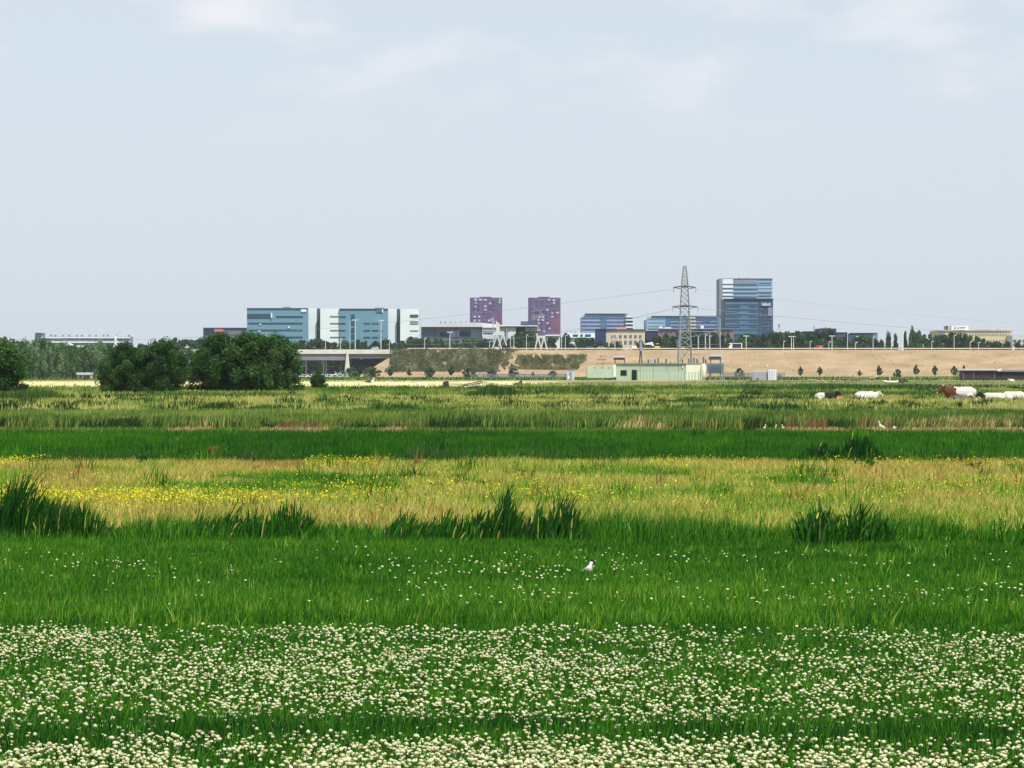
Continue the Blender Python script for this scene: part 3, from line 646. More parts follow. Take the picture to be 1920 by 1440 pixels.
n = 9000
u = rng.uniform(700, 1960, n); v = rng.uniform(657, 707, n)
mm_ = (fbm(u*.3, v*1.3, 9, 78) > .56) | (rng.random(n) < .12); u, v = keep(mm_, u, v); n = len(u)
yy = YD0+(YD1-YD0)*np.clip((709-v)/53, 0, 1); xx = (u-U0)/F*yy
zz = np.interp(yy, [YD0, YD0+8, YD0+20, YD1], [0, ZR*.24, ZR*.66, ZR])+.1
ok_ = xx > XA-2; xx, yy, zz = keep(ok_, xx, yy, zz); n = len(xx)
V, idx, st, tn = leafcloud(np.stack([xx, yy-.3, zz], 1), T(.12, .34, n), T(.65, 1.0, n), .5)
tag(arr_mesh('dry_weeds', V, idx, st, M['scrub'], tn), 'sparse dry weeds scattered over the sandy embankment slope', 'weeds', kind='stuff')

# ================================================================== BUILDINGS
def gl(name, rgb, rough=0.25, spec=0.5): return mat(name, rgb, rough=rough, spec=spec, var=0.18, scale=0.25)
M['teal'] = mat('teal_panel', (0.125,0.26,0.35), rough=.5, var=.06, scale=.08)
M['tealdark'] = gl('dark_teal_glass', (0.015,0.06,0.10))
M['black'] = mat('dark_opening', (0.008,0.014,0.012), rough=.9, spec=.1)
M['white'] = mat('white_cladding', (0.66,0.73,0.75), var=.05, scale=.1)
M['greywin'] = gl('grey_glass', (0.10,0.14,0.16))
M['slit'] = gl('slate_glass', (0.05,0.09,0.12))
M['mauve'] = mat('mauve_cladding', (0.17,0.15,0.21), var=.08, scale=.1)
M['navy'] = mat('navy_cladding', (0.022,0.03,0.10), rough=.5, var=.15, scale=.1)
M['pink'] = mat('salmon_panel', (0.60,0.16,0.14), var=.06)
M['purple'] = mat('purple_brick', (0.125,0.092,0.20), var=.14, scale=.12)
M['purpledark'] = mat('dark_and_shaded_purple_brick', (0.085,0.075,0.16), var=.12, scale=.15)  # dark brick, also used to paint the towers' shaded left sides
M['purplered'] = mat('wine_red_brick', (0.20,0.085,0.15), var=.12, scale=.15)
M['paleglass'] = gl('bright_glass', (0.44,0.42,0.60), .3)
M['duskglass'] = gl('dusky_glass', (0.05,0.05,0.11))
M['hall'] = mat('blue_grey_cladding', (0.13,0.165,0.235), var=.08, scale=.1)
M['halllight'] = mat('light_blue_cladding', (0.20,0.29,0.36), var=.06, scale=.1)
M['roofgrey'] = mat('pale_roof', (0.52,0.52,0.55), var=.06, scale=.1)
M['bluestripe'] = mat('blue_band', (0.27,0.34,0.53), var=.08, scale=.1)
M['blueglass'] = gl('blue_glass', (0.07,0.13,0.27))
M['lightblue'] = mat('light_blue_band', (0.26,0.42,0.55), var=.08, scale=.1)
M['cream'] = mat('cream_brick', (0.60,0.53,0.42), var=.07, scale=.2)
M['creamwin'] = gl('brown_glass', (0.10,0.08,0.08))
M['tan'] = mat('tan_brick', (0.60,0.50,0.30), var=.07, scale=.2)
M['rosebrick'] = mat('rose_brick', (0.26,0.16,0.21), var=.15, scale=.2)
M['steelblue'] = mat('steel_blue_cladding', (0.14,0.26,0.38), rough=.4, var=.08, scale=.06)
M['towerglass'] = mat('pale_tower_cladding', (0.26,0.37,0.48), rough=.4, var=.1, scale=.06)
M['slateband'] = mat('slate_blue_band', (0.085,0.165,0.25), rough=.4, var=.15, scale=.15)
M['darkslate'] = mat('dark_slate', (0.03,0.07,0.13), rough=.5, var=.15, scale=.1)
M['midblue'] = gl('mid_blue_glass', (0.06,0.14,0.25))
M['greyblue'] = mat('grey_blue_cladding', (0.22,0.24,0.33), var=.06)
M['sign'] = mat('white_sign', (0.85,0.85,0.87), var=.02)
M['orange'] = mat('orange_sign', (0.75,0.28,0.18), var=.05)

def building(name, label, Y, u0, u1, vt, depth, wall, rects, prof=None, cat='building', group=None, vb=None, walllabel=None):
    s = Y/F; zb = 0 if vb is None else PZ(vb, Y)
    r = empty(name, ((PX(u0,Y)+PX(u1,Y))/2, Y, zb), label, cat, group)
    mb = MB()
    if prof: mb.prism([(PX(u, Y), PZ(v, Y) if v is not None else zb) for u, v in prof], Y, Y+depth)
    else: mb.box(PX(u0,Y), PX(u1,Y), Y, Y+depth, zb, PZ(vt,Y))
    mb.build('wall', M[wall], r)
    last = {}
    for k, q in enumerate(rects):
        nm, a, b, c, d, m = q[:6]; pr = q[6] if len(q) > 6 else 0.3
        par = r
        if '>' in nm: pn, nm = nm.split('>'); par = last[pn]
        dp = q[7] if len(q) > 7 else 0.25
        MB().box(PX(a,Y), PX(b,Y), Y-pr-0.003*(k % 7), Y+dp, max(PZ(d,Y), zb+.02), PZ(c,Y)).build(nm, M[m], par)
        if par is r: last[nm] = r.children[-1] if False else bpy.context.scene.collection.objects[-1]
    return r

# long grey flats far left
rec = [('stair_tower',66,76.5,624,668,'darkslate',1,20), ('lift_shaft',215,219,629,662,'white',1.2)]
for v in (633,641.5,649.5): rec += [('gallery', 77 if v > 634 else 79, 244.5, v-1.2, v+1.2, 'white', .9)]
for v in (636.5,645):
    for a, b in ((80,98),(101,122),(125,148),(151,171),(174,192),(195,213),(221,231),(234,243)): rec.append(('window_band', a, b, v-1.6, v+1.6, 'greywin', .3))
for a in (78,93,101,116,127,142,151,166,178,192,200,216,239): rec.append(('roof_vent', a, a+3+(a % 2), 627.5, 631.5, 'greyblue', -1, 3))
building('apartment_block', 'long low white and grey gallery flats with a dark tower at its left end', 2300, 76, 245, 631, 14, 'greyblue', rec)
building('house', 'house with pale grey roof in front of the long gallery flats', 1900, 112, 142, 643, 10, 'white', [('window',118,124,648,652,'greywin'),('window',130,136,648,652,'greywin')], prof=[(112,None),(112,650),(127,643),(142,650),(142,None)])
building('low_building', 'low white building right of the long gallery flats, above the trees', 1900, 238, 274, 650, 12, 'white', [('window',243,250,653,658,'greywin'),('window',254,261,653,658,'greywin'),('window',264,270,653,658,'greywin')])
building('farm_shelter', 'small pale roofed shelter open to the front under the left poplars', 1075, 146, 170, 701, 5, 'cream', [('opening',149,153,704,712,'darkslate'),('opening',158,161,704,712,'darkslate'),('opening',163,168,704,712,'darkslate'),('roof',144,171,698.5,702.5,'roofgrey',1,5.5)])
# mauve warehouse
building('warehouse', 'low mauve warehouse with a salmon panel left of the teal offices', 1850, 381, 464, 615, 50, 'mauve',
  [('dark_panel',382,401,616,700,'navy'),('panel',402,419,617,622.5,'pink',.5),('window_band',404,460,626,628,'greywin'),('window_band',404,460,632,634,'greywin'),('coping',381,464,614.4,616,'darkslate',.6)])
# teal office complex
Y = 1800
rec = [('coping',462.5,577,577.6,579,'darkslate',.5),('window_band',463.5,508,588.5,595.5,'tealdark',.5),('frame',508,510.5,587,596,'white',.9),('roof_plant',530,543,575,579,'greyblue',-2,8),
  ('window_band',518,567.5,592.5,595,'tealdark'),('sign_plate',564.5,574.5,580,585,'white',.5)]
for v in (606,619,632): rec += [('window_band',466,567.5,v-1.1,v+1.1,'tealdark')]
rec += [('blind',486,490,607,609,'white',.5),('blind',540,543,612,615,'white',.5),('blind',484,489,620,621.6,'white',.5)]
building('office_block', 'leftmost teal office block with dark ribbon windows', Y, 463, 577, 578, 45, 'teal', rec)
building('office_wing', 'white office wing against the leftmost teal block', Y+6, 577, 593.5, 578.3, 38, 'white', [('glazing_strip',593.5,600.3,578,660,'slit',-4,20)])
rec = [('window_band',619,636,592.5,594,'greywin'),('window_band',619,636,605.5,607,'greywin'),('window_band',619,636,618.5,620,'greywin'),('window_band',619,636,631.5,633,'greywin')]
building('office_wing', 'broad white office wing between the two teal blocks', Y+1, 600.5, 636.3, 578.5, 45, 'white', rec)
rec = [('coping',636,727,578.6,580,'darkslate',.5),('roof_plant',703,718,576.5,580,'greyblue',-2,8),('sign_plate',706,716,580.5,585.5,'midblue',.5),('sign_plate',716.3,718.5,579.5,586,'white',.6)]
for v in (594,606.5,619.5,632.5): rec += [('window_band',637,648,v-1,v+1,'tealdark')]
for v0, v1 in ((589.5,599),(602,611),(614.5,624),(627,636),(640,645)): rec += [('window',658.5,665,v0,v1,'tealdark')]
for v in (606.5,619.5,632.5):
    rec += [('window_band',682,694.5,v-1,v+1,'tealdark'),('window_band',698,709.5,v-1,v+1,'tealdark')]
for v in (619.5,632): rec += [('window',713,717.5,v-1,v+1,'tealdark')]
rec += [('window_band',698,709.5,644,646,'tealdark')]
building('office_block', 'right-hand teal office block with a column of dark windows', Y, 636.5, 727, 579, 45, 'teal', rec)
building('office_wing', 'narrow white office wing right of the right-hand teal block', Y+6, 727.2, 743.5, 579, 38, 'white', [('glazing_strip',743.5,750.2,579,660,'slit',-4,20)])
rec = [('window',769,784,589,595,'slit'),('ledge',769,785,589.5,590.3,'white',.6)]
for v in (603,607,620,633): rec += [('window_band',769,784.5,v-.7,v+.7,'greywin')]
building('office_wing', 'white end wing of the teal offices beside the arched hall', Y+1, 750.4, 785.5, 579.5, 45, 'white', rec)
# arched hall
rec = [('cladding_band',788,903,615,618.5,'mauve',.2),('window_band',825,844,622.5,631,'navy',.4),('window_band',862,883,622,630,'navy',.4),('window_band',790,812,624,628,'blueglass'),
  ('cladding_band',883,903,617,634,'halllight',.35),('cladding_band',788,903,634.5,637,'halllight',.2),('downpipe',815,816.4,614,660,'darkslate',.5),('downpipe',854.5,856,614,660,'darkslate',.5),('cladding_band',845,861,620,632,'bluestripe',.3)]
r = building('sports_hall', 'long blue-grey hall with a shallow arched pale roof', 1850, 786.5, 904, 613, 60, 'hall', rec)
mb = MB(); mb.prism([(PX(u,1848), PZ(v,1848)) for u, v in ((785,613),(805,609.5),(828,606),(860,604.4),(895,604.6),(925,607.5),(950,611),(952,613))], 1846, 1912); rf = mb.build('roof', M['roofgrey'], r)
for a in (826,835,844.5,854,864,873.5,883,893): MB().box(PX(a-1,1850),PX(a+1,1850),1850,1853,PZ(606,1850),PZ(604.2+abs(a-864)*0.012,1850)+.4).build('roof_vent', M['darkslate'], rf)
rec = [('window_band',905,935,616,617,'greywin'),('window_band',905,950,620.6,621.6,'greyblue'),('window_band',906,924,623.8,626.3,'slit'),('panel',905,925,629,635.5,'roofgrey',.5),('dark_base',905,950,636.5,662,'darkslate',.4),('lintel',905,950,613,615,'roofgrey',.8)]
building('hall_annex', 'white annex at the right end of the arched hall', 1840, 904.3, 950, 613.3, 30, 'white', rec)
r = empty('entrance_canopy', (PX(975,1835), 1835, 0), 'thin flat white canopy roof reaching right from the white annex', 'canopy')
MB().box(PX(934,1835),PX(1009,1835),1825,1848,PZ(612.2,1835),PZ(610.6,1835)).build('roof', M['white'], r)
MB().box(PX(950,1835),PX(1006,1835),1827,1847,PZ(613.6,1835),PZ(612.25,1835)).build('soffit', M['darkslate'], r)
MB().box(PX(951,1835),PX(967,1835),1829,1840,PZ(622,1835),PZ(613.65,1835)).build('hanging_panel', M['white'], r)
for a in (951.5, 1008): MB().box(PX(a-.5,1835),PX(a+.5,1835),1828.5,1829,0,PZ(613.6,1835)).build('column', M['greyblue'], r)
building('navy_block', 'navy cube under the white canopy', 1838, 967.2, 985, 614, 14, 'navy', [('window',971,976,640,648,'duskglass'),('coping',967,985.2,613.7,615,'darkslate',.4)])
building('striped_pavilion', 'grey pavilion with white horizontal fins at the end of the canopy', 1837, 985.3, 1013, 617, 14, 'mauve', [('fin',984,1013,618.2,620,'white',1.2),('fin',984,1011,614.2,615.8,'white',1.2),('column',997,998.6,614,634,'roofgrey',.7),('column',1002,1003.4,620,634,'roofgrey',.7)])
# purple towers
def tower(label, u0, Y, lights, darks, zones, seed):
    g = random.Random(seed); rec = [('roof_plant', u0+18, u0+40, 556.3, 559, 'purpledark', -2, 10)]
    rec += [(f'wall_panel_and_shade', u0+a, u0+b, c, d, m, .15) for a, b, c, d, m in zones]
    for a, v, w in lights: rec.append(('window', u0+a-w/2, u0+a+w/2, v-1.8, v+1.8, 'paleglass', .4))
    for a, v, w in darks: rec.append(('window', u0+a-w/2, u0+a+w/2, v-2, v+2, 'duskglass', .4))
    used = [(a, v) for a, v, w in lights+darks]
    for i in range(6):
        for j in range(12):
            a, v = 7+i*9.2, 566+j*7.0
            if all(abs(a-p) > 5 or abs(v-q) > 4.5 for p, q in used): rec.append(('window', u0+a-1.5, u0+a+1.5, v-1.3, v+1.3, 'duskglass' if g.random() < .7 else 'mauve', .25))
    building('residential_tower', label, Y, u0, u0+60.5, 558, 20, 'purple', rec)
tower('left purple brick tower with scattered bright windows behind the arched hall', 881, 2150,
  [(20,562,6),(11,568,3.5),(11,575,3.5),(29,562.5,5),(29,574.5,5),(29,581,4.5),(38,569,4.5),(56,562,4),(56,567,3.5),(9,594,4.5),(17.5,594,4.5),(9,601,4.5),(17.5,601,4.5),(36,601,4.5),(11,562,5)], [(37.5,577,2.2),(26.5,587,2),(42,595,3),(56,600,3)],
  [(0,3,558,640,'purpledark'),(40,60.4,590,640,'purplered')], 1)  # full-height left strip paints the shaded side of the tower
tower('right purple brick tower, darker on its left side, with a notched window band', 990.5, 2120,
  [(48,563,5),(48,568,4),(39,562,4.5),(36,581,4.5),(45,587,3),(55,586.5,6),(21,594.5,3.5),(27.5,594,4.5),(45,594,4),(19,600,4),(27.5,600,4.5),(36,606,4),(20,606,3.5),(30,622,3.5),(40,616,4)], [(28,584,5),(16,586,10),(55.5,568,2),(37,610,3.5)],
  [(0,6,558,640,'purpledark'),(6,30,580,600,'mauve'),(44,60.4,590,640,'purplered'),(6,24,602,640,'purpledark')], 2)  # left strip again: side shade put into the brick colour
building('low_extension', 'small dark purple block at the left foot of the right tower', 2119, 976.5, 990.4, 602.5, 16, 'purpledark', [('window',979,984,605,608,'mauve'),('window',985.5,989,605,608,'mauve')])
# white low flats
rec = [('roof_vent',1070.5,1073,621.5,624.5,'greyblue',-1,3),('roof_vent',1076.5,1079.5,621.5,624.5,'greyblue',-1,3)]
for a, b in ((1063.5,1068),(1074,1084),(1088,1093),(1097,1108)): rec.append(('window',a,b,627,631.5,'darkslate'))
for a, b in ((1063.5,1071),(1088,1096),(1099,1104)): rec.append(('window',a,b,635.5,639,'darkslate'))
rec += [('balcony',1062,1115,632,633.3,'white',1.2)]
building('white_flats', 'low white flats with dark windows left of the navy block', 1745, 1062, 1115.5, 624.5, 14, 'white', rec)
building('small_white_house', 'little white flat-roofed house at the foot of the right purple tower', 1750, 1026, 1050, 630, 9, 'white', [('window',1030,1035,633,636,'greywin'),('window',1041,1046,633,636,'greywin'),('roof_plate',1022,1050,627.5,629.9,'white',1.5,10)])
# banded blue offices
rec = [('core',1127,1137,588.5,700,'midblue',.5),('roof_edge',1097,1176,587.8,589.2,'darkslate',1)]
for i, v in enumerate((596.3,603.5,610.5,617.5)):
    rec += [('window_band',1091,1126.7,v-1.3,v+1.2,'blueglass' if i < 2 else 'midblue'),('window_band',1137.3,1173,v-1.3,v+1.2,'blueglass')]
for i, v in enumerate((594,600,607,613.5,620)): rec += [('balcony',1173,1187.5,v-1.6,v+1.2,'white',2.2,8)]
for v in (597.2,603.6,610.4,617): rec += [('window_band',1175,1186.5,v-1,v+1,'darkslate',.5)]
building('banded_office', 'banded pale blue office with white balconies on its right end', 2100, 1090, 1186.5, 588, 30, 'bluestripe', rec, prof=[(1090,None),(1090,595),(1097,588.3),(1168,588.3),(1186.5,593),(1186.5,None)])
rec = [('core',1248,1257,593,700,'midblue',.5),('roof_edge',1222,1357,592.2,593.6,'darkslate',1),('cladding_band',1213,1247.6,594,616,'lightblue',.2),('core',1318,1330,599,604,'blueglass',.6)]
for i, v in enumerate((598.5,604.8,611.5,617.5)):
    rec += [('window_band',1216,1246,v-1,v+.9,'steelblue' if i < 3 else 'navy',.4),('window_band',1258,1289,v-1.2,v+1.2,'blueglass',.4),('window_band',1305,1355,v-1.3,v+1.2,'blueglass',.4)]
for v in (596,602.5,609,615.5): rec += [('balcony',1290,1304,v-1.4,v+1.4,'cream',1.5,4)]
building('banded_office', 'long banded blue office behind the pylon', 2080, 1211, 1357.5, 592.5, 30, 'bluestripe', rec, prof=[(1211,None),(1211,600),(1221,592.8),(1357.5,594.5),(1357.5,None)])
# beige building + navy side block
rec = [('coping',1136,1210,617.3,618.8,'darkslate',.8)]
for a in (1146.5,1153.5,1163.5,1173,1182.5,1191.8,1200.8):
    for c, d in ((628,633.3),(638.3,645)):
        if a > 1147: rec += [('window',a-2.2,a-.6,c,d,'creamwin')]
        rec += [('window',a+.4,a+2,c,d,'creamwin')]
rec += [('sign_board',1156,1174.5,613.3,617.2,'orange',-.5,1.5),('roof_plant',1175,1184,614.8,617.3,'darkslate',-2,5)]
building('beige_building', 'beige brick building with paired narrow windows and an orange sign on its roof', 1760, 1136.3, 1209, 618, 32, 'cream', rec)
building('navy_block', 'tall navy block joined to the left of the beige building', 1755, 1116.8, 1136, 617, 20, 'navy', [('window',1120,1124,640,645,'duskglass'),('coping',1116,1136,616.3,617.5,'darkslate',.5)])
building('navy_block', 'navy block with diagonal pale braces right of the beige building', 1765, 1212, 1234, 619.5, 20, 'navy', [('coping',1211.5,1234.3,618.6,620,'roofgrey',.5),('window',1216,1220,640,646,'duskglass')])
rec = [('roof_plant',1236,1242.5,612,615.5,'white',-1,6),('roof_plant',1247,1259,613.5,616,'white',-1,6),('roof_edge',1234,1376,616,617.3,'greyblue',.8)]
for a in range(1238, 1372, 9): rec.append(('window',a,a+4.5,621,623.2,'duskglass'))
building('rose_building', 'low rose brick building behind the pylon legs', 1780, 1234.3, 1376, 617, 24, 'rosebrick', rec)
# tall tower with dark block
rec = [('shaded_side_face',1348.6,1354,522.5,592,'greyblue',1,28),('roof_edge',1354,1448.5,521.8,523,'greyblue',.6)]  # first entry is the less-lit left side, its shade painted as grey-blue
for a, b in ((523.2,532.3),(535,539.8),(543.2,547.3),(550.5,554.3),(557.8,560.5)): rec.append(('white_panel',1354.5,1374.5,a,b,'white',.6))
for v in (533.7,541.5,549,556.4): rec.append(('window_band',1355,1420,v-1,v+1.1,'midblue',.4))
rec += [('panel',1376,1420,524,532,'greyblue',.3)]
for v in (529.8,534.3,548.6,554.5): rec.append(('window_band',1422,1446,v-.8,v+.8,'steelblue' if v < 540 else 'midblue',.4))
for v in (538.5,545): rec.append(('panel',1421,1447,v-2.2,v+2.2,'lightblue',.35))
rec += [('roof_mast',1385,1387,520.6,522.5,'darkslate',-3,1),('roof_mast',1400,1401.5,520.2,522.5,'darkslate',-3,1)]
building('office_tower', 'tallest pale blue office tower with white panels at its upper left', 2000, 1349.5, 1448.3, 522, 30, 'towerglass', rec)
rec = [('roof_edge',1356.8,1449.6,559.8,561.8,'navy',.6),('glass_front',1359,1421,567,627,'midblue',.35)]
for v in (567.5,577,586.5,596,605.5,615): rec.append(('glass_front>cladding_band',1359,1421,v,v+3.2,'slateband',.7))
for v in (574,583.5,593.5,603.5,613): rec += [('glass_front>window_band',1361,1387,v-.8,v+1.8,'darkslate',.8),('glass_front>window_band',1405,1419,v-.8,v+1.8,'darkslate',.8)]
g = random.Random(4)
for i in range(5):
    for j in range(8):
        if g.random() < .6: rec.append(('window',1424.5+i*5,1426.6+i*5,578+j*6.4,581+j*6.4,'mauve' if g.random() < .5 else 'midblue',.4))
rec += [('wall_mural',1440,1448,577,592,'greyblue',.6)]
rb = building('dark_office', 'dark blue glass office with white rooftop lettering in front of the tallest tower', 1930, 1357.3, 1449.4, 561, 30, 'darkslate', rec)
sg = MB(); s = 1930/F                                     # the white lettering high on the right, letter strokes standing proud of the wall
xx = 1428.4
for k, (w, hh, q) in enumerate(((2.0,5.6,'n'),(1.9,4.0,'o'),(.8,5.8,'l'),(.8,5.8,'l'),(1.9,4.0,'a'),(1.9,4.0,'n'),(2.0,5.2,'d'))):
    z0 = PZ(573.2,1930); H_ = hh*s; a0, a1 = PX(xx,1930), PX(xx+w,1930); t = .55*s
    if q == 'l': sg.box(a0,a1,1929.1,1929.5,z0,z0+H_)
    else:
        sg.box(a0,a0+t,1929.1,1929.5,z0,z0+H_); sg.box(a1-t,a1,1929.1,1929.5,z0,z0+H_*(1 if q != 'n' or k else 1)); sg.box(a0+t,a1-t,1929.1,1929.5,z0+H_-t*1.2,z0+H_)
        if q in 'oad': sg.box(a0+t,a1-t,1929.1,1929.5,z0,z0+t)
    xx += w+.75
sg.build('sign_lettering', M['sign'], rb)
# right-hand sheds
def winrow(a0, a1, n, c, d, m='duskglass', w=.5): return [('window', a0+(a1-a0)*i/n, a0+(a1-a0)*(i+w)/n, c, d, m) for i in range(n)]
building('navy_shed', 'low navy shed left of the navy building with a raised roof block', 1850, 1505, 1535, 621.5, 20, 'navy', winrow(1508,1533,4,626,629)+[('coping',1504.7,1535.2,621,622.3,'darkslate',.4)])
building('navy_shed', 'navy building with a raised roof block and small roof masts', 1845, 1535.3, 1568, 616, 24, 'navy', winrow(1538,1566,4,620,623,'mauve')+winrow(1538,1566,4,627,630)+[('roof_mast',1526.6,1527.4,612,622,'darkslate',-3,.6),('roof_mast',1548,1548.7,612.5,616.5,'darkslate',-3,.6),('roof_plant',1540,1560,615,617,'mauve',-3,5)])
building('navy_shed', 'navy shed in the gap right of the raised navy building', 1850, 1568.3, 1589, 623, 20, 'navy', winrow(1571,1587,3,628,632,'mauve'))
building('navy_shed', 'rightmost and longest navy shed, with a greenish glass corner', 1840, 1590, 1645, 624.5, 24, 'darkslate', [('coping',1589.8,1645.2,624,625.6,'navy',.4),('corner_glass',1637,1645.3,626,660,'hall',.5),('logo',1606,1612,630,633,'roofgrey',.4)]+winrow(1593,1634,6,637,642))
building('distant_shed', 'low dull green-grey shed behind trees right of the dark office', 1900, 1453, 1500, 624, 20, 'slit', [('coping',1452.8,1500.2,623.5,624.8,'darkslate',.4)]+winrow(1457,1497,5,630,633))
# long beige building
rec = [('penthouse',1785,1817,610.5,620,'white',-3,12),('roof_plant',1772.3,1778.5,611,621,'slit',-1,6),('railing',1829,1856,617.8,618.8,'greyblue',-1,.4),('roof_vent',1869,1873,617,619,'greyblue',-1,1.5),('coping',1760,1897,618.8,620,'cream',.7)]
rec += [('shaded_side_wall',1760,1771.5,620,665,'hall',.4)]  # strip on the front, its dark colour paints the shaded left side
rec += [('window',1779+i*5.4,1781.4+i*5.4,624,629,'creamwin') for i in range(5)]
rec += [('window',1808+i*5.2,1810+i*5.2,625.2,629,'greyblue') for i in range(17)]
rec += [('window',1803+i*5.4,1805+i*5.4,637,640,'greyblue') for i in range(17)]
rec += [('penthouse>window',1789,1790.5,613.5,617.5,'greywin',3.4),('penthouse>window',1795,1796,613.5,617.5,'greywin',3.4),('penthouse>window',1799,1809,613.8,615.8,'greywin',3.4)]
building('beige_building', 'long tan building with a white penthouse at the right edge', 1850, 1760, 1897, 619, 40, 'tan', rec)
rec = [('window',a,a+5.5,637,641,'slit') for a in (1900,1909,1918)]+[('window',a,a+5.5,644.5,648,'slit') for a in (1900,1909,1918)]
building('pale_building', 'pale grey building cut by the right edge beside the long tan building', 1830, 1897.5, 1960, 629, 20, 'roofgrey', rec)
MB_ = MB(); MB_.bar(P(1898,660,1828), P(1898,617,1828), .12, .08, 5)
tag(MB_.build('flag_pole', M['greyblue']), 'thin pole standing right of the long tan building', 'pole')

# ================================================================== VIADUCT, ROAD FURNITURE
r = empty('viaduct', (PX(640,YD1), YD1, 0), 'concrete motorway viaduct with pale parapet between the willows and the embankment', 'bridge')
x0, x1 = PX(330,YD1)-4, XA+1.5; xm = PX(651.5,YD1)
MB().box(x0,xm-.4,YD1,YD2,PZ(675.5,YD1),ZR-.15).box(xm+.4,x1,YD1+.3,YD2-.3,PZ(671.5,YD1),ZR-.15).build('deck', M['girder'], r)
MB().box(x0,x1,YD1-.7,YD1-.05,PZ(663.5,YD1),PZ(656.6,YD1)+.3).build('parapet', M['concrete'], r)
MB().box(x0,x1,YD2+.05,YD2+.5,PZ(660.5,YD1),PZ(656.6,YD1)+.4).build('parapet', M['concrete'], r)
def pier(u, w0, w1, ya, yb, m='concrete', vt=661):
    Yp = ya; mb = MB(); za = PZ(vt, YD1)
    mb.add([(PX(u-w1/2,Yp),ya,0),(PX(u+w1/2,Yp),ya,0),(PX(u+w1/2,Yp),yb,0),(PX(u-w1/2,Yp),yb,0),(PX(u-w0/2,Yp),ya,za),(PX(u+w0/2,Yp),ya,za),(PX(u+w0/2,Yp),yb,za),(PX(u-w0/2,Yp),yb,za)],
           [(3,2,1,0),(4,5,6,7),(0,1,5,4),(1,2,6,5),(2,3,7,6),(3,0,4,7)])
    mb.build('pier', M[m], r)
pier(651.3,3.2,12,YD1-1.2,YD1+1.5)
for u in (574,606.8,611.5,545): pier(u,1.9,2.3,YD1+10,YD1+11,'white',676)
MB().box(PX(655,YD1),PX(712,YD1),YD1+24,YD1+26,0,PZ(673,YD1)).build('abutment', M['darkconcrete'], r)
MB().box(PX(678.5,YD1+23),PX(684.5,YD1+23),YD1+23.6,YD1+23.97,PZ(706,YD1),PZ(682,YD1)).build('doorway', M['slit'], r)
MB().box(PX(733,YD1),PX(757,YD1),YD1-.4,YD1+30,PZ(668.5,YD1),PZ(657.5,YD1)).build('bearing_block', M['girder'], r)

r = empty('guard_rail', (PX(1350,YD1), YD1+1.2, ZR), 'pale steel guard rail along the crest of the embankment', 'guard rail')
MB().box(XA+2,470,YD1+1.1,YD1+1.25,ZR+.45,ZR+.85).build('rail', M['concrete'], r)
pk = MB()
for i in range(90): pk.box(XA+4+i*5.5,XA+4.14+i*5.5,YD1+1.27,YD1+1.4,ZR,ZR+.8)
pk.build('posts', M['girder'], r)['kind'] = 'stuff'

M['pole'] = mat('galvanised_steel', (0.42,0.45,0.46), rough=.5, var=.1)
M['lampwhite'] = mat('white_lamp_steel', (0.72,0.74,0.75), rough=.5, var=.05)
def lamp(label, u, vt, vb=655, double=False, Y=YD1+1.9, head=True, r0=.16, m='lampwhite'):
    o = empty('street_lamp', (PX(u,Y), Y, ZR), label, 'street lamp', 'lamp posts along the motorway')
    z1 = PZ(vt, Y); x = PX(u, Y)
    MB().bar((x,Y,ZR),(x,Y,z1),r0,r0*.7,6).build('pole', M[m], o)
    if head:
        w = 1.3 if double else .9
        for sgn in ((-1,1) if double else (1,)):
            MB().box(x+(0.1 if sgn > 0 else -w), x+(w if sgn > 0 else -.1), Y-.2, Y+.2, z1-.12, z1+.16).build('lamp_head', M[m], o)
lamps = [(610,635,0),(638,635,0),(666,600,1),(714.5,601,1),(730,640,0),(796,634,0),(843.5,623,1),(918,640,0),(957,622,0),(963.5,624,0),(987,628,0),(1053,628,0),(1060,629,0),(1153,630,0),(1309,630,0),(1323,628,0),(1331,630,0),(1399,630,1),(1469,640,0),(1484,631,1),(1488,631,0),(1519,640,0),(1554,641,0),(1560,630,1),(1589,625,0),(1604,642,0),(1637,632,0),(1747,640,0),(1789,629,0),(1819,641,0),(1835,642,0)]
cnt = {}
for u, vt, dbl in lamps:
    lm = next(l for a, b, l in LM if a <= u < b); c = cnt.get(lm, 0); cnt[lm] = c+1
    lamp(f'{"double-headed" if dbl else "slim single-headed"} lamp post, {ORD[c]} from the left in front of {lm}', u, vt, double=bool(dbl), r0=.13 if not dbl else .17)
o = empty('mast', (PX(656,YD1+1.9), YD1+1.9, ZR), 'tall plain mast above the tapered bridge pier', 'mast')
MB().bar((PX(656,YD1+1.9),YD1+1.9,ZR),(PX(656,YD1+1.9),YD1+1.9,PZ(602,YD1)),.17,.1,6).build('pole', M['pole'], o)
MB().box(PX(655,YD1),PX(658.5,YD1),YD1+1.7,YD1+2.1,PZ(612.5,YD1),PZ(611.3,YD1)).build('bracket', M['pole'], o)
o = empty('mast', (PX(1692,YD1-1), YD1-1, ZR), 'thick white mast on the embankment crest in the open sky right of the sheds', 'mast')
MB().bar((PX(1692,YD1-1),YD1-1,ZR-.5),(PX(1693,YD1-1),YD1-1,PZ(621.5,YD1)),.42,.3,8).build('pole', M['white'], o)
o = empty('antenna', (PX(1461,1890), 1890, 0), 'small forked antenna right of the dark glass office', 'antenna')
MB().bar((PX(1461,1890),1890,0),(PX(1461,1890),1890,PZ(609,1890)),.2,.12,5).build('pole', M['greyblue'], o)
MB().bar(P(1461,615,1890),P(1459.3,607.5,1890),.18,.18,4).bar(P(1461,615,1890),P(1462.7,607.5,1890),.18,.18,4).build('fork', M['greyblue'], o)

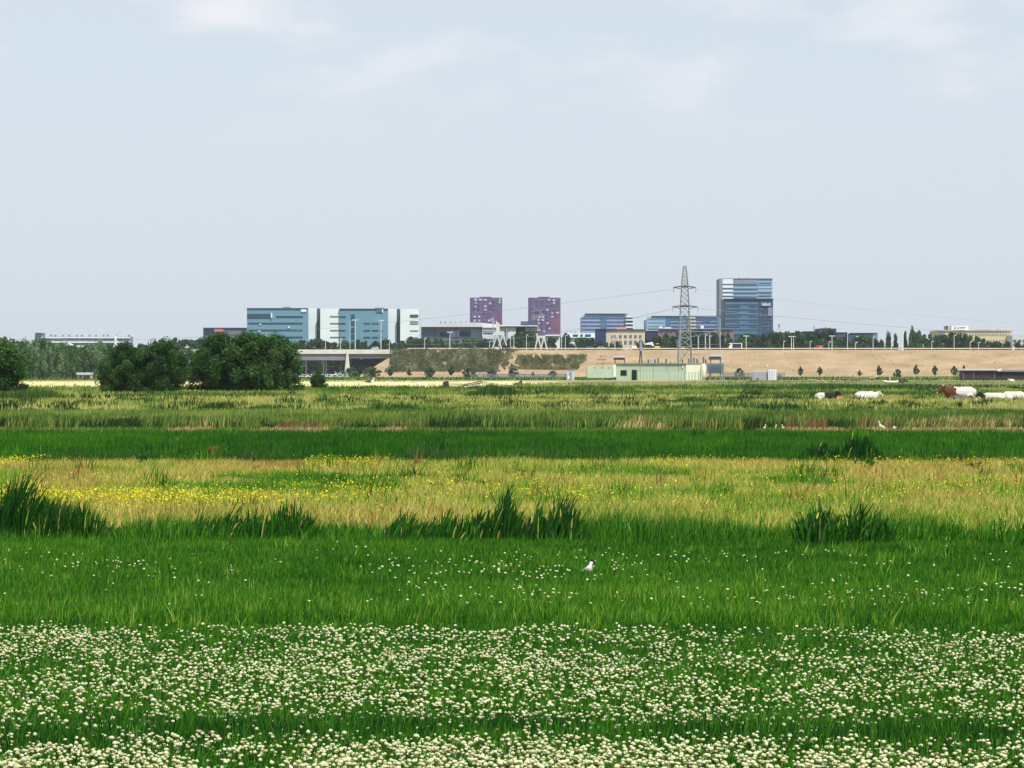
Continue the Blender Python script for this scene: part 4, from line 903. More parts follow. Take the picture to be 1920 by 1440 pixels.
# vehicles on the motorway
M['carwhite'] = mat('white_car_paint', (0.80,0.80,0.80), rough=.3, spec=.5, var=.02)
M['carblue'] = mat('blue_car_paint', (0.10,0.30,0.62), rough=.3, spec=.5, var=.04)
M['carred'] = mat('red_car_paint', (0.75,0.08,0.10), rough=.3, spec=.5, var=.04)
M['caryellow'] = mat('yellow_machine_paint', (0.78,0.56,0.14), rough=.4, var=.06)
M['glassdark'] = gl('car_glass', (0.02,0.025,0.03), .1)
M['tyre'] = mat('tyre', (0.02,0.02,0.02))
M['chrome'] = mat('headlight_glass', (0.7,0.7,0.7), rough=.2)
def car(label, u, Y, z, m, L=3.7, Hh=1.5, name='car', van=False, n=1):
    x = PX(u, Y); o = empty(name, (x, Y, z), label, 'car' if not van else 'van')
    h = L/2
    if van: prof = [(-h,.3),(-h,Hh*.55),(-h+.5,Hh*.62),(-h+1.0,Hh),(h,Hh),(h,.3)]
    else: prof = [(-h,.35),(-h,.75),(-h+.8,.92),(-h+1.3,Hh),(h-1.0,Hh),(h-.2,.98),(h,.85),(h,.35)]
    MB().prism([(x+a, z+b) for a, b in prof], Y-.85, Y+.85).build('body', M[m], o)
    if van: MB().box(x-h+.75,x-h+1.7,Y-.88,Y+.88,z+Hh*.6,z+Hh*.88).build('window', M['glassdark'], o)
    else: MB().prism([(x-h+1.05, z+.95),(x-h+1.42, z+Hh-.1),(x+h-1.1,z+Hh-.1),(x+h-.5,z+.98)], Y-.87, Y+.87).build('window', M['glassdark'], o)
    for a in (-h+.75, h-.75):
        for yy in (-.85, .65):
            MB().loft([(x+a,Y+yy-.03,z+.32),(x+a,Y+yy+.22,z+.32)], [(.32,.32)]*2, 12).build('wheel', M['tyre'], o)
    return o
zc = ZR+.04
car('blue car on the motorway below the white flats', 1105, YD1+7, zc, 'carblue', 3.6)
car('white car just right of the blue car', 1126, YD1+6, zc, 'carwhite', 4.2, 1.45)
car('white delivery van below the paired windows of the beige building', 1185.5, YD1+6, zc, 'carwhite', 4.0, 1.75, 'van', True)
car('white car between the pylon legs', 1276, YD1+6, zc, 'carwhite', 3.7, 1.55)
car('pale car left of the first white gantry\'s right side, above the sandy path', 962, YD1+6, zc, 'carwhite', 3.3, 1.4)
car('small white car on the bridge below the right teal block', 703, YD1+8, zc, 'carwhite', 3.4, 1.4)
r = car('bright red van on the motorway below the navy sheds', 1535, YD1+6, zc, 'carred', 3.7, 1.9, 'van', True)
# parked cars under the bridge
for i, (u, Yc_) in enumerate(((556,1490),(570,1492),(583,1495),(617,1497),(627,1499),(637,1500),(646,1502))):
    car(['white car parked furthest left below the bridge', 'second white car from the left below the bridge', 'white car left of the lone round bush below the bridge', 'white car just right of the lone round bush', 'white car in the middle of the group left of the tapered pier', 'pale car second from the tapered pier', 'pale car closest to the tapered pier'][i], u, Yc_, 0, 'carwhite', 3.6+.2*(i % 3), 1.5, 'parked_car')['group'] = 'cars parked below the bridge'
# lorry cab
x = PX(1379,YD1+7); Yl = YD1+7
o = empty('truck', (x,Yl,zc), 'white lorry with dark load on the motorway left of the dark office lamp', 'truck')
MB().prism([(x-2.9,zc+.6),(x-2.9,zc+3.0),(x-1.7,zc+3.1),(x-1.5,zc+2.6),(x-1.5,zc+.6)],Yl-1.2,Yl+1.2).build('cab', M['carwhite'], o)
MB().box(x-1.4,x+2.9,Yl-1.2,Yl+1.2,zc+2.75,zc+3.0).box(x+2.5,x+2.9,Yl-1.2,Yl+1.2,zc+.7,zc+2.74).build('load_frame', M['carwhite'], o)
MB().box(x-1.3,x+2.45,Yl-1.1,Yl+1.1,zc+.75,zc+2.7).build('load', M['glassdark'], o)
MB().box(x-2.95,x-2.3,Yl-1.22,Yl+1.22,zc+1.9,zc+2.7).build('window', M['glassdark'], o)
for a in (-2.2,1.4,2.2): MB().loft([(x+a,Yl-1.22,zc+.48),(x+a,Yl-.9,zc+.48)],[(.48,.48)]*2,12).build('wheel', M['tyre'], o)
# yellow machine and tipped white trailer
x = PX(1233,YD1+5); o = empty('roller', (x,YD1+5,zc), 'yellow road machine beside the lorry with a raised pale load', 'construction machine')
MB().prism([(x-1.6,zc+.5),(x-1.6,zc+1.3),(x-.6,zc+1.6),(x+.9,zc+1.6),(x+1.3,zc+.5)],YD1+4,YD1+6).build('body', M['caryellow'], o)
MB().prism([(x-.9,zc+1.6),(x-.6,zc+2.6),(x+.5,zc+2.6),(x+.8,zc+1.6)],YD1+4.2,YD1+5.8).build('cabin', M['glassdark'], o)
MB().box(x-.8,x+.7,YD1+4.1,YD1+5.9,zc+2.62,zc+2.85).build('cabin_roof', M['caryellow'], o)
for a in (-1.2,1.2): MB().loft([(x+a,YD1+3.9,zc+.5),(x+a,YD1+6.1,zc+.5)],[(.5,.5)]*2,14).build('drum', M['tyre'], o)
x = PX(1214,YD1+9); o = empty('tipper_lorry', (x,YD1+9,zc), 'dark lorry with a tilted white load left of the yellow machine', 'truck')
MB().prism([(x-2.6,zc+.6),(x-2.6,zc+1.8),(x+2.6,zc+1.2),(x+2.6,zc+.6)],YD1+8,YD1+10).build('body', M['glassdark'], o)
MB().prism([(x-1.2,zc+2.3),(x-1.0,zc+2.9),(x+2.2,zc+3.6),(x+2.9,zc+1.9),(x+2.4,zc+1.6),(x+1.6,zc+2.3)],YD1+8.1,YD1+9.9).build('load', M['carwhite'], o)
for a in (-1.8,.9,1.8): MB().loft([(x+a,YD1+7.9,zc+.48),(x+a,YD1+8.2,zc+.48)],[(.48,.48)]*2,12).build('wheel', M['tyre'], o)

M['gantrywhite'] = mat('weathered_white_steel', (0.55,0.56,0.57), rough=.6, var=.15, scale=.5)
# white bascule gantries on the crest
def gantry(label, Y, legs, beam, tower=None, hut=None):
    o = empty('bridge_gantry', ((PX(beam[0],Y)+PX(beam[1],Y))/2, Y, ZR), label, 'gantry', 'white gantries on the embankment')
    MB().box(PX(beam[0],Y),PX(beam[1],Y),Y-1.2,Y+1.2,PZ(beam[3],Y),PZ(beam[2],Y)).build('beam', M['gantrywhite'], o)
    for (ut, ub, vb) in legs:
        MB().bar((PX(ut,Y),Y-.9,PZ(beam[3]-1,Y)),(PX(ub,Y),Y-.9,PZ(vb,Y)),.38,.34,6).build('leg', M['gantrywhite'], o)
    if tower:
        MB().prism([(PX(u,Y),PZ(v,Y)) for u, v in tower],Y-1,Y+1).build('counterweight', M['gantrywhite'], o)
    if hut:
        MB().box(PX(hut[0],Y),PX(hut[1],Y),Y-1.5,Y+.5,PZ(hut[3],Y),PZ(hut[2],Y)).build('control_box', M['gantrywhite'], o)
gantry('larger white bascule gantry on A-shaped legs with a pointed head', YD1-.2, [(932,922,657.6),(932,941,657.6),(943,935,648),(943,949.5,648)], (928.5,945.5,621,628.5), [(930,621),(930,601),(932,603),(934,606),(936,604.5),(937,621)], (926.5,936.5,650.5,658.5))
gantry('smaller white gantry with two A-shaped pairs of legs', YD1+2.2, [(1008,1003,655.6),(1009,1014.5,655.6),(1019.5,1014,655.6),(1020,1025.5,655.6)], (1006,1022.5,629.5,634), [(1006,629.5),(1005,626),(1007,624.5),(1008.5,629.5)])
o = empty('lattice_crane', (PX(924,1820),1820,0), 'pale lilac lattice arms sticking up left of the gantry head', 'crane')
MB().bar(P(925,662,1820),P(925,607,1820),.3,.2,5).build('mast', M['paleglass'], o)
for a, b, c, d in ((925,608,920,597),(925,608,923.5,594),(923.5,594,927.5,606),(920,597,925,601)): MB().bar(P(a,b,1820),P(c,d,1820),.2,.15,4).build('arm', M['paleglass'], o)

# ================================================================== SUBSTATION
YS = GY(713)
M['green'] = mat('pale_green_render', (0.36,0.465,0.34), var=.10, scale=.3)
M['greenpale'] = mat('washed_green_render', (0.43,0.52,0.39), var=.05, scale=.3)
M['creamwall'] = mat('cream_render', (0.74,0.74,0.58), var=.04, scale=.3)
M['steel'] = mat('dark_steel', (0.07,0.085,0.10), rough=.6, var=.2)
M['steelpale'] = mat('weathered_steel', (0.24,0.27,0.28), rough=.6, var=.15)
M['radiator'] = mat('radiator_paint', (0.13,0.20,0.235), rough=.5, var=.08)
M['rust'] = mat('rusty_brown_steel', (0.10,0.06,0.045), var=.2)
rec = [('window',1163.5,1175.2,694,704.3,'black',.1),('door',1184.6,1194,693.5,713,'black',.12),('pilaster',1149.5,1155,683.5,707,'creamwall',.5),('low_wing',1101,1149.4,687.2,708.5,'greenpale',.3,8),
  ('coping',1119,1318,680.9,682.2,'steelpale',.45,9.5),('cream_section',1286,1313.5,681.5,713,'creamwall',.25,9),('light_fitting',1279,1281,686,690,'white',.3)]
for a in (1113,1127,1140): rec.append(('low_wing>vent',a,a+4,689,690,'slit',.4))
for a in (1200,1225,1250,1272): rec.append(('wall_joint',a,a+.5,683,712,'hall',.03))
o = building('substation_building', 'long pale green flat-roofed substation with a cream end section', YS, 1155.2, 1286, 682, 10, 'green', rec)
q = empty('storage_tank', (PX(1318.5,YS-1),YS-1,0), 'cream rounded tank at the right end of the green substation', 'tank')
MB().loft([P(1319.5,710,YS-1),P(1319.5,707,YS-1),P(1319.5,684,YS-1),P(1319.5,682,YS-1)],[(.3,.3),(.62,.62),(.62,.62),(.3,.3)],14).build('shell', M['creamwall'], q, True)
MB().box(PX(1316.5,YS),PX(1322.5,YS),YS-1.4,YS-.6,0,PZ(709,YS)).build('foot', M['steelpale'], q)
q = empty('transformer', (PX(1342,YS),YS,0), 'blue-grey finned transformer radiator on short legs right of the cream tank', 'transformer')
MB().box(PX(1326.5,YS),PX(1357.5,YS),YS,YS+3,PZ(700,YS),PZ(681.2,YS)).build('tank', M['radiator'], q)
for a in range(1331,1354,3): MB().box(PX(a,YS),PX(a+1.3,YS),YS-.5,YS-.02,PZ(699,YS),PZ(683,YS)).build('cooling_fin', M['radiator'], q)
for a in (1331,1350,1354): MB().box(PX(a,YS),PX(a+1.6,YS),YS+.2,YS+.6,0,PZ(700.1,YS)).build('leg', M['steelpale'], q)
def kiosk(label, u0, u1, v0, v1, v2):
    q = empty('busbar_housing', (PX((u0+u1)/2,YS+7),YS+7,0), label, 'equipment housing')
    Y = YS+14
    MB().box(PX(u0,Y),PX(u1,Y),Y,Y+3,PZ(v0+4,Y),PZ(v0,Y)).build('roof', M['roofgrey'], q)
    MB().box(PX(u0+.3,Y),PX(u1-.5,Y),Y+.2,Y+2.8,PZ(v1,Y),PZ(v0+4,Y)-.02).build('box', M['rust'], q)
    for a in (u0+2, u1-2.2): MB().box(PX(a,Y),PX(a+1.7,Y),Y+.4,Y+.8,0,PZ(v1,Y)-.01).build('leg', M['steel'], q)
    q.location.y = Y
    for ch in q.children: 
        for vtx in ch.data.vertices: vtx.co.y -= 7
kiosk('dark box with pale roof on legs above the left half of the green substation', 1150.5, 1172.5, 666.5, 675, 682)
kiosk('dark box with pale roof on legs above the finned transformer', 1330, 1352.5, 664.5, 674.5, 681)
# surge arresters / insulators rising above the roof
cn = 0
for u, v0, v1, c in ((1215.5,674,681,0),(1220.5,672,681,1),(1224.5,673,681,1),(1228,673.5,681,0),(1234,671,681,0),(1249,673,681,0),(1257,677,681,1),(1265,678,681,1),(1279.5,674,682,0),(1291.5,672,682,0),(1296,675,682,1),(1301,671,682,0),(1307,673,681,0),(1311,674,681,1),(1319,669,681,0),(1323.5,674,681,0)):
    Y = YS+16; q = MB(); z0, z1 = PZ(683,Y), PZ(v0,Y); x = PX(u,Y)
    q.bar((x,Y,0),(x,Y,z0),.07,.07,5)
    ns = 5; pts = []; rd_ = []
    for k in range(ns*2+1):
        pts.append((x,Y,z0+(z1-z0)*k/(ns*2))); rd_.append((.26,.26) if k % 2 else (.13,.13))
    q.loft(pts, rd_, 8)
    tag(q.build('insulator', M['steel' if c == 0 else 'roofgrey']), f'{"dark" if c == 0 else "pale"} ribbed insulator, {ORD[cn]} from the left above the green substation roof', 'insulator', 'insulators above the substation roof'); cn += 1
q = empty('disconnector', (PX(1131,YS+16),YS+16,0), 'T-shaped disconnector arms above the low left wing of the green substation', 'switchgear')
MB().bar(P(1131,713,YS+16),P(1131,672,YS+16),.1,.08,5).build('post', M['steelpale'], q)
MB().bar(P(1118,674.5,YS+16),P(1136,674.5,YS+16),.12,.12,5).build('arm', M['steel'], q)
MB().bar(P(1124,667.5,YS+16),P(1137,667.5,YS+16),.1,.1,5).bar(P(1126,664,YS+16),P(1127,671,YS+16),.12,.1,5).build('arm', M['steelpale'], q)
q = empty('earthing_mast', (PX(1201.5,YS+12),YS+12,0), 'dark A-frame mast in front of the beige building', 'mast')
Y = YS+12
for a, b in ((1196,1201),(1206,1202)): MB().bar(P(a,713,Y),P(b,656,Y),.22,.2,5).build('leg', M['steel'], q)
MB().bar(P(1201.5,658,Y),P(1201.5,640,Y),.55,.3,6).bar(P(1201.5,641,Y),P(1202,632,Y),.14,.06,5).bar(P(1200.5,641,Y),P(1199,633.5,Y),.1,.05,4).build('head', M['steelpale'], q)
# portal with beams
q = empty('busbar_portal', (PX(1310,YS+20),YS+20,0), 'steel portal with stretched wires between the pylon and the right-hand mast', 'portal')
Y = YS+20
MB().bar(P(1350.5,713,Y),P(1350,617,Y),.18,.12,6).build('mast', M['pole'], q)
for a in (1276.5,1310,1322,1330): MB().bar(P(a,713,Y),P(a,622 if a < 1300 else 624,Y),.1,.08,5).build('post', M['pole'], q)
MB().bar(P(1276,621,Y),P(1350,622.5,Y),.11,.11,5).build('beam', M['steelpale'], q)
pts = [P(1273,634,Y),P(1288,633,Y),P(1305,630,Y),P(1325,625,Y),P(1345,619.5,Y),P(1350,618,Y)]
MB().loft(pts, [(.1,.1)]*6, 4).build('wire', M['steelpale'], q)
MB().loft([P(1277,628,Y),P(1280,622.5,Y),P(1285,621,Y),P(1290,622.5,Y),P(1294,632,Y)], [(.09,.09)]*5, 4).build('bracket', M['steelpale'], q)
MB().bar(P(1298,646.5,Y),P(1349,646.5,Y),.13,.13,4).build('beam', M['steel'], q)
for a in (1311,1318): MB().bar(P(a,622,Y),P(a,630,Y),.3,.22,6).build('insulator', M['darkslate'], q)
MB().box(PX(1313.5,Y),PX(1319.5,Y),Y-.4,Y+.4,PZ(616,Y),PZ(610.5,Y)).build('transformer_can', M['white'], q)

# ---- pylon
def pylon():
    Y = YS+10; x = PX(1284,Y); s = Y/F
    q = empty('electricity_pylon', (x,Y,0), 'tall steel lattice pylon with two crossarms behind the green substation', 'pylon')
    prof = [(0,13.2),(713-650,11.5),(713-620,9.6),(713-596,8.6),(713-574,7.8),(713-555,6.9),(713-537,6.0),(713-525,5.2),(713-512,3.8),(713-499,2.4)]
    lv = [(h*s, w*s) for h, w in prof]
    cor = lambda h, w: [(x-w,Y-w,h),(x+w,Y-w,h),(x+w,Y+w,h),(x-w,Y+w,h)]
    for k in range(4): MB().loft([cor(h,w)[k] for h, w in lv], [(.2,.2) if i < 4 else (.15,.15) for i in range(len(lv))], 4).build('leg', M['steelpale'], q)
    br = MB()
    lv2 = []
    for i in range(len(lv)-1):
        nsub = 2 if i < 1 else 2
        for j in range(nsub):
            t = j/nsub; lv2.append((lv[i][0]*(1-t)+lv[i+1][0]*t, lv[i][1]*(1-t)+lv[i+1][1]*t))
    lv2.append(lv[-1])
    for i in range(len(lv2)-1):
        a, b = cor(*lv2[i]), cor(*lv2[i+1])
        for k in range(4):
            k2 = (k+1) % 4
            if i > 0 or True: br.bar(a[k], b[k2], .07, .07, 3); br.bar(a[k2], b[k], .07, .07, 3)
            br.bar(b[k], b[k2], .07, .07, 3)
    br.build('bracing', M['steelpale'], q)
    for v, ul, ur, w in ((538,1262.5,1304,6.0),(574.5,1261,1308,7.8)):
        z = PZ(v,Y); a = MB(); xl, xr = PX(ul,Y), PX(ur,Y)
        for yy in (-w*s, w*s):
            a.bar((xl,Y,z-.15),(x,Y+yy,z+.35),.16,.16,4); a.bar((xr,Y,z-.15),(x,Y+yy,z+.35),.16,.16,4)
            a.bar((xl,Y,z-.15),(x-w*s,Y+yy,z-.6),.1,.1,4); a.bar((xr,Y,z-.15),(x+w*s,Y+yy,z-.6),.1,.1,4)
        a.bar((x-w*s,Y-w*s,z+.1),(x+w*s,Y-w*s,z+.1),.3,.3,4)
        ca = a.build('crossarm', M['steel'], q)
        for xx_ in (xl, xr):
            MB().loft([(xx_,Y,z-.2),(xx_+.15,Y,z-.9),(xx_-.05,Y,z-1.6)],[(.08,.08),(.12,.12),(.06,.06)],5).build('insulator', M['steelpale'], ca)
    MB().bar(P(1271,650,Y),P(1271,636,Y),.5,.5,6).build('cable_box', M['steelpale'], q)
    return Y
YPY = pylon()
M['cable'] = mat('cable', (0.30,0.32,0.34))
def cable(label, a, b, sag, r=.05, n=26):
    a, b = Vector(a), Vector(b); pts = []
    for i in range(n+1):
        t = i/n; p = a.lerp(b, t); p.z -= 4*sag*t*(1-t); pts.append(p)
    k = 1 if (b-a).x > 0 else -1
    tag(MB().loft(pts, [(.8*r*(1+.5*i/n), .8*r*(1+.5*i/n)) for i in range(n+1)], 4).build('power_line', M['cable']), label, 'power line', 'power lines hung from the pylon')
cable('upper left power line running from the top crossarm towards the purple towers', P(1262.5,542,YPY), P(-60,632,YPY+1100), 7)
cable('lower left power line running from the low crossarm down past the banded office', P(1261,579,YPY), P(700,640,YPY+800), 5)
cable('lower right power line sloping from the pylon behind the dark office to the right edge', P(1308,578,YPY), P(2120,640,YPY+900), 1.5, .06)
cable('faint upper right power line from the top crossarm to the right edge', P(1304,542,YPY), P(2150,615,YPY+1100), 3, .03)
cable('power line climbing from the arched hall to the pylon', P(1261,579,YPY), P(760,624,YPY+780), 6, .035)
cable('thin power line just above the trees at the left edge', P(-80,617,2200), P(700,641,2300), 6, .04)

# ---- fences, kiosks
def mesh_fence(label, u0, u1, v0, v1, Y, m='steelpale', step=.3, name='mesh_fence'):
    q = empty(name, ((PX(u0,Y)+PX(u1,Y))/2,Y,0), label, 'fence'); z0, z1 = PZ(v1,Y), PZ(v0,Y)
    a = MB(); x = PX(u0,Y)
    while x < PX(u1,Y): a.box(x,x+step*.55,Y-.03,Y+.03,max(z0,0),z1); x += step
    a.box(PX(u0,Y),PX(u1,Y),Y+.04,Y+.1,z1-.15,z1); a.build('bars', M[m], q)
    x = PX(u0,Y)
    while x < PX(u1,Y): MB().box(x-.08,x+.08,Y+.12,Y+.26,0,z1+.1).build('post', M['steel'], q); x += 4.5
mesh_fence('blue-grey mesh fence along the foot of the embankment left of the substation', 882, 1064, 701.5, 713, 1180, 'hall')
mesh_fence('fine wire fence in front of the green and cream substation walls', 1196, 1314, 698, 713.5, YS-6, 'greenpale', .9)
mesh_fence('dark fence right of the finned transformer', 1357, 1411, 699, 709, 1300, 'mauve')
mesh_fence('short dark fence right of the white cabinet', 1456, 1472, 699, 709, 1300, 'mauve')
Y = 1120
q = empty('grey_container', (PX(1425,Y),Y,0), 'ribbed light grey container beside the white cabinet', 'container')
MB().box(PX(1411,Y),PX(1439,Y),Y,Y+3,0,PZ(695.5,Y)).build('body', M['roofgrey'], q)
for a in range(1412,1439,3): MB().box(PX(a,Y),PX(a+1.2,Y),Y-.12,Y-.01,.1,PZ(697,Y)).build('rib', M['greyblue'], q)
q = empty('white_cabinet', (PX(1447.5,Y),Y,0), 'white cabinet standing at the right end of the ribbed grey container', 'cabinet')
MB().box(PX(1440,Y),PX(1455.5,Y),Y-1,Y+2,0,PZ(692.5,Y)).build('body', M['white'], q)
for a in (1443,1447,1451): MB().box(PX(a,Y-1),PX(a+.8,Y-1),Y-1.08,Y-1.0,.2,PZ(695,Y)).build('door_joint', M['greyblue'], q)
for u, t in ((1408,'left'),(1440.5,'right')):
    q = empty('yard_lamp', (PX(u,Y),Y+4,0), f'small pale-headed yard lamp at the {t} end of the ribbed grey container', 'lamp')
    MB().bar((PX(u,Y),Y+4,0),(PX(u,Y),Y+4,PZ(686,Y)),.06,.05,5).build('pole', M['pole'], q)
    MB().loft([(PX(u,Y),Y+4,PZ(686.5,Y)),(PX(u,Y),Y+4,PZ(684,Y))],[(.3,.3),(.25,.25)],8).build('lamp_head', M['white'], q)
Y = 1060
q = empty('utility_cabinet', (PX(1070,Y),Y,0), 'pale grey-blue utility hut left of the green substation', 'hut')
MB().box(PX(1063,Y),PX(1077,Y),Y,Y+2.2,0,PZ(693.5,Y)).build('body', M['roofgrey'], q)
MB().box(PX(1062.5,Y),PX(1077.5,Y),Y-.2,Y+2.4,PZ(693.45,Y),PZ(692.2,Y)).build('roof', M['greyblue'], q)
MB().box(PX(1067,Y),PX(1072,Y),Y-.06,Y,.1,PZ(697,Y)).build('door', M['halllight'], q)
MB().loft([P(1065.5,709.5,Y-1),P(1065.5,704.5,Y-1)],[(.4,.4),(.35,.35)],10).build('white_drum', M['white'], q)

# dark shed on the right
Y = 1000; q = empty('dark_shed', (PX(1838,Y),Y,0), 'low black-brown timber shed with a pale roof, the left of two', 'shed')
M['tar'] = mat('tarred_boards', (0.012,0.011,0.012), var=.25, scale=1.5, stretch=(6,1,.5)); M['board'] = mat('brown_boards', (0.035,0.028,0.024), var=.2, scale=1.5, stretch=(6,1,.5))
MB().box(PX(1806,Y),PX(1869,Y),Y,Y+9,0,PZ(694,Y)).build('wall', M['board'], q)
MB().prism([(PX(1804.5,Y),PZ(694.5,Y)),(PX(1807,Y),PZ(691.3,Y)),(PX(1869,Y),PZ(692,Y)),(PX(1870.5,Y),PZ(694.5,Y))],Y-.6,Y+9.6).build('roof', M['roofgrey'], q)
MB().box(PX(1805,Y),PX(1870,Y),Y-.5,Y-.02,PZ(697,Y),PZ(694.6,Y)).build('fascia', M['tar'], q)
MB().box(PX(1817,Y),PX(1823,Y),Y-.12,Y-.01,PZ(704,Y),PZ(698,Y)).build('window', M['glassdark'], q)
for a in (1806,1824.5,1864): MB().box(PX(a,Y),PX(a+1,Y),Y-.14,Y-.015,0,PZ(697.2,Y)).build('post', M['mauve'], q)
q = empty('dark_shed', (PX(1910,Y+3),Y+3,0), 'long black shed with a grey roof running out of the right edge', 'shed')
MB().box(PX(1870.6,Y),PX(1960,Y),Y+3,Y+12,0,PZ(696.5,Y)).build('wall', M['tar'], q)
MB().prism([(PX(1868,Y),PZ(696.6,Y)),(PX(1876,Y),PZ(693,Y)),(PX(1962,Y),PZ(693.5,Y)),(PX(1963,Y),PZ(696.6,Y))],Y+2.4,Y+12.5).build('roof', M['greyblue'], q)
MB().prism([(PX(1870,Y),PZ(696,Y)),(PX(1873,Y),PZ(692.2,Y)),(PX(1881,Y),PZ(690.6,Y)),(PX(1878,Y),PZ(696,Y))],Y+2,Y+2.35).build('gable_board', M['white'], q)
MB().box(PX(1872,Y),PX(1960,Y),Y+2.85,Y+2.97,0,PZ(706,Y)).build('lower_boards', M['board'], q)
tree('round_bush', 'grey-green bush against the left end of the dark shed', 'bush', PX(1795,970), 970, 2.6, 1.9, 'bush', .75, 500, 16, .05, 41)
tree('round_bush', 'small dark bush above the left corner of the shed roof', 'bush', PX(1807.5,1015), 1015, PZ(683.5,1015), 1.3, 'oval', .1, 400, 14, .06, 42)

# fallen rails, gates, trailer, boats in the middle distance
M['wood'] = mat('grey_timber', (0.30,0.27,0.22), var=.2, scale=2); M['wooddark'] = mat('dark_timber', (0.05,0.045,0.04), var=.2, scale=2); M['woodpale'] = mat('bleached_timber', (0.62,0.62,0.42), var=.12, scale=2)
Y = GY(729); q = empty('cattle_trailer', (PX(844,Y),Y,0), 'dark cattle crush with a pale railed pen at its right', 'cattle crush')
MB().prism([(PX(831,Y),.25),(PX(830,Y),PZ(717,Y)),(PX(835,Y),PZ(714.5,Y)),(PX(841,Y),PZ(714,Y)),(PX(842,Y),.25)],Y-.6,Y+.6).build('body', M['wooddark'], q)
for a in (843.5,850,857.5): MB().box(PX(a,Y),PX(a+1,Y),Y-.5,Y-.42,0,PZ(714.8,Y)).build('post', M['roofgrey'], q)
for v in (715.5,719.5,723): MB().box(PX(842.3,Y),PX(858.5,Y),Y-.41,Y-.36,PZ(v+.8,Y),PZ(v,Y)).build('rail', M['roofgrey'], q)
for a in (833,839): MB().loft([(PX(a,Y),Y-.72,.22),(PX(a,Y),Y-.6,.22)],[(.22,.22)]*2,10).build('wheel', M['tyre'], q)
def rails(label, Y, bars, m='wooddark', name='timber_rails', cat='rails'):
    us = [b[0] for b in bars]+[b[2] for b in bars]; q = empty(name, (PX((min(us)+max(us))/2,Y),Y,0), label, cat)
    for i, (a, b, c, d, *mm) in enumerate(bars): MB().bar(P(a,b,Y+.1*i),P(c,d,Y+.1*i),.055,.055,5).build('rail', M[mm[0] if mm else m], q)
    for a in sorted(set(us))[::2]: 
        vt = min([b[1] if abs(b[0]-a) < 1 else b[3] for b in bars if abs(b[0]-a) < 1 or abs(b[2]-a) < 1]); MB().bar((PX(a,Y),Y,0),P(a,vt,Y),.05,.05,5).build('post', M['wood'], q)
Yr = GY(733)
rails('sloping timber rails of a field gate rising to a peak right of the cattle crush', Yr, [(865,722,905,714.5),(866,724.5,905,717.5),(905,714.5,934,721,'woodpale'),(870,726,900,720,'woodpale')])
rails('long pale rails falling to the right below the mesh fence', Yr+3, [(908,716,962,722.5,'woodpale'),(912,721,958,725,'woodpale')])
rails('dark cross-braced gate standing upright at the end of the long pale rails', Yr+1, [(962,724,978,713.5),(967,731,978,713.5),(966,718,978,728),(978,713.5,978,730)])
rails('low pale rail across the weed bank above the mesh fence end', GY(727), [(984,730,1016,726,'woodpale'),(1017,716,1046,716.5,'woodpale')])
Yb = GY(718)
rails('heap of grey fallen timber in the right-hand pasture', Yb, [(1568,713,1588,711,'wooddark'),(1570,711,1594,714.5,'wood'),(1585,710,1616,708,'wood'),(1582,714,1618,713,'wooddark'),(1590,706,1600,701.5,'woodpale'),(1596,703,1612,709,'wood'),(1600,712,1620,709.5,'wooddark')], name='timber_heap', cat='timber heap')
rails('crooked pale rails left of the heap of grey timber', Yb, [(1514,711,1536,713.5,'woodpale'),(1515,714,1546,717,'wood'),(1539,710,1553,719.5,'woodpale')], name='broken_rails')
rails('leaning bleached rails below the last slender trees of the embankment row', Yb, [(1630,709,1646,706,'woodpale'),(1629,711,1640,709,'wood'),(1622,706,1628,711,'wood')], name='broken_rails')
def boat(label, u0, u1, v, m, mast=None):
    Y = GY(v); x0, x1 = PX(u0,Y), PX(u1,Y); L = x1-x0; h = .62; q = empty('rowing_boat', ((x0+x1)/2,Y,0), label, 'boat')
    pts = [(x0,Y,h*.85),(x0+L*.12,Y,h*.6),(x0+L*.35,Y,h*.45),(x0+L*.7,Y,h*.45),(x1,Y,h*.6)]
    MB().loft(pts,[(.05,.1),(.45,.28),(.7,.38),(.7,.38),(.45,.3)],10).build('hull', M[m], q, True)
    MB().box(x0+L*.25,x0+L*.9,Y-.5,Y+.5,h*.45+.3,h*.45+.42).build('bench', M['wooddark'], q)
    if mast: MB().bar(P(mast,v-2,Y),P(mast-1.2,705,Y),.16,.05,6).build('bow_post', M['woodpale'], q)
boat('pale boat-shaped hull with an upright bow post lying in the right pasture', 1655, 1684, 719, 'woodpale', 1669.5)
boat('dark boat hull just right of the pale one', 1672, 1702, 717.5, 'wooddark')

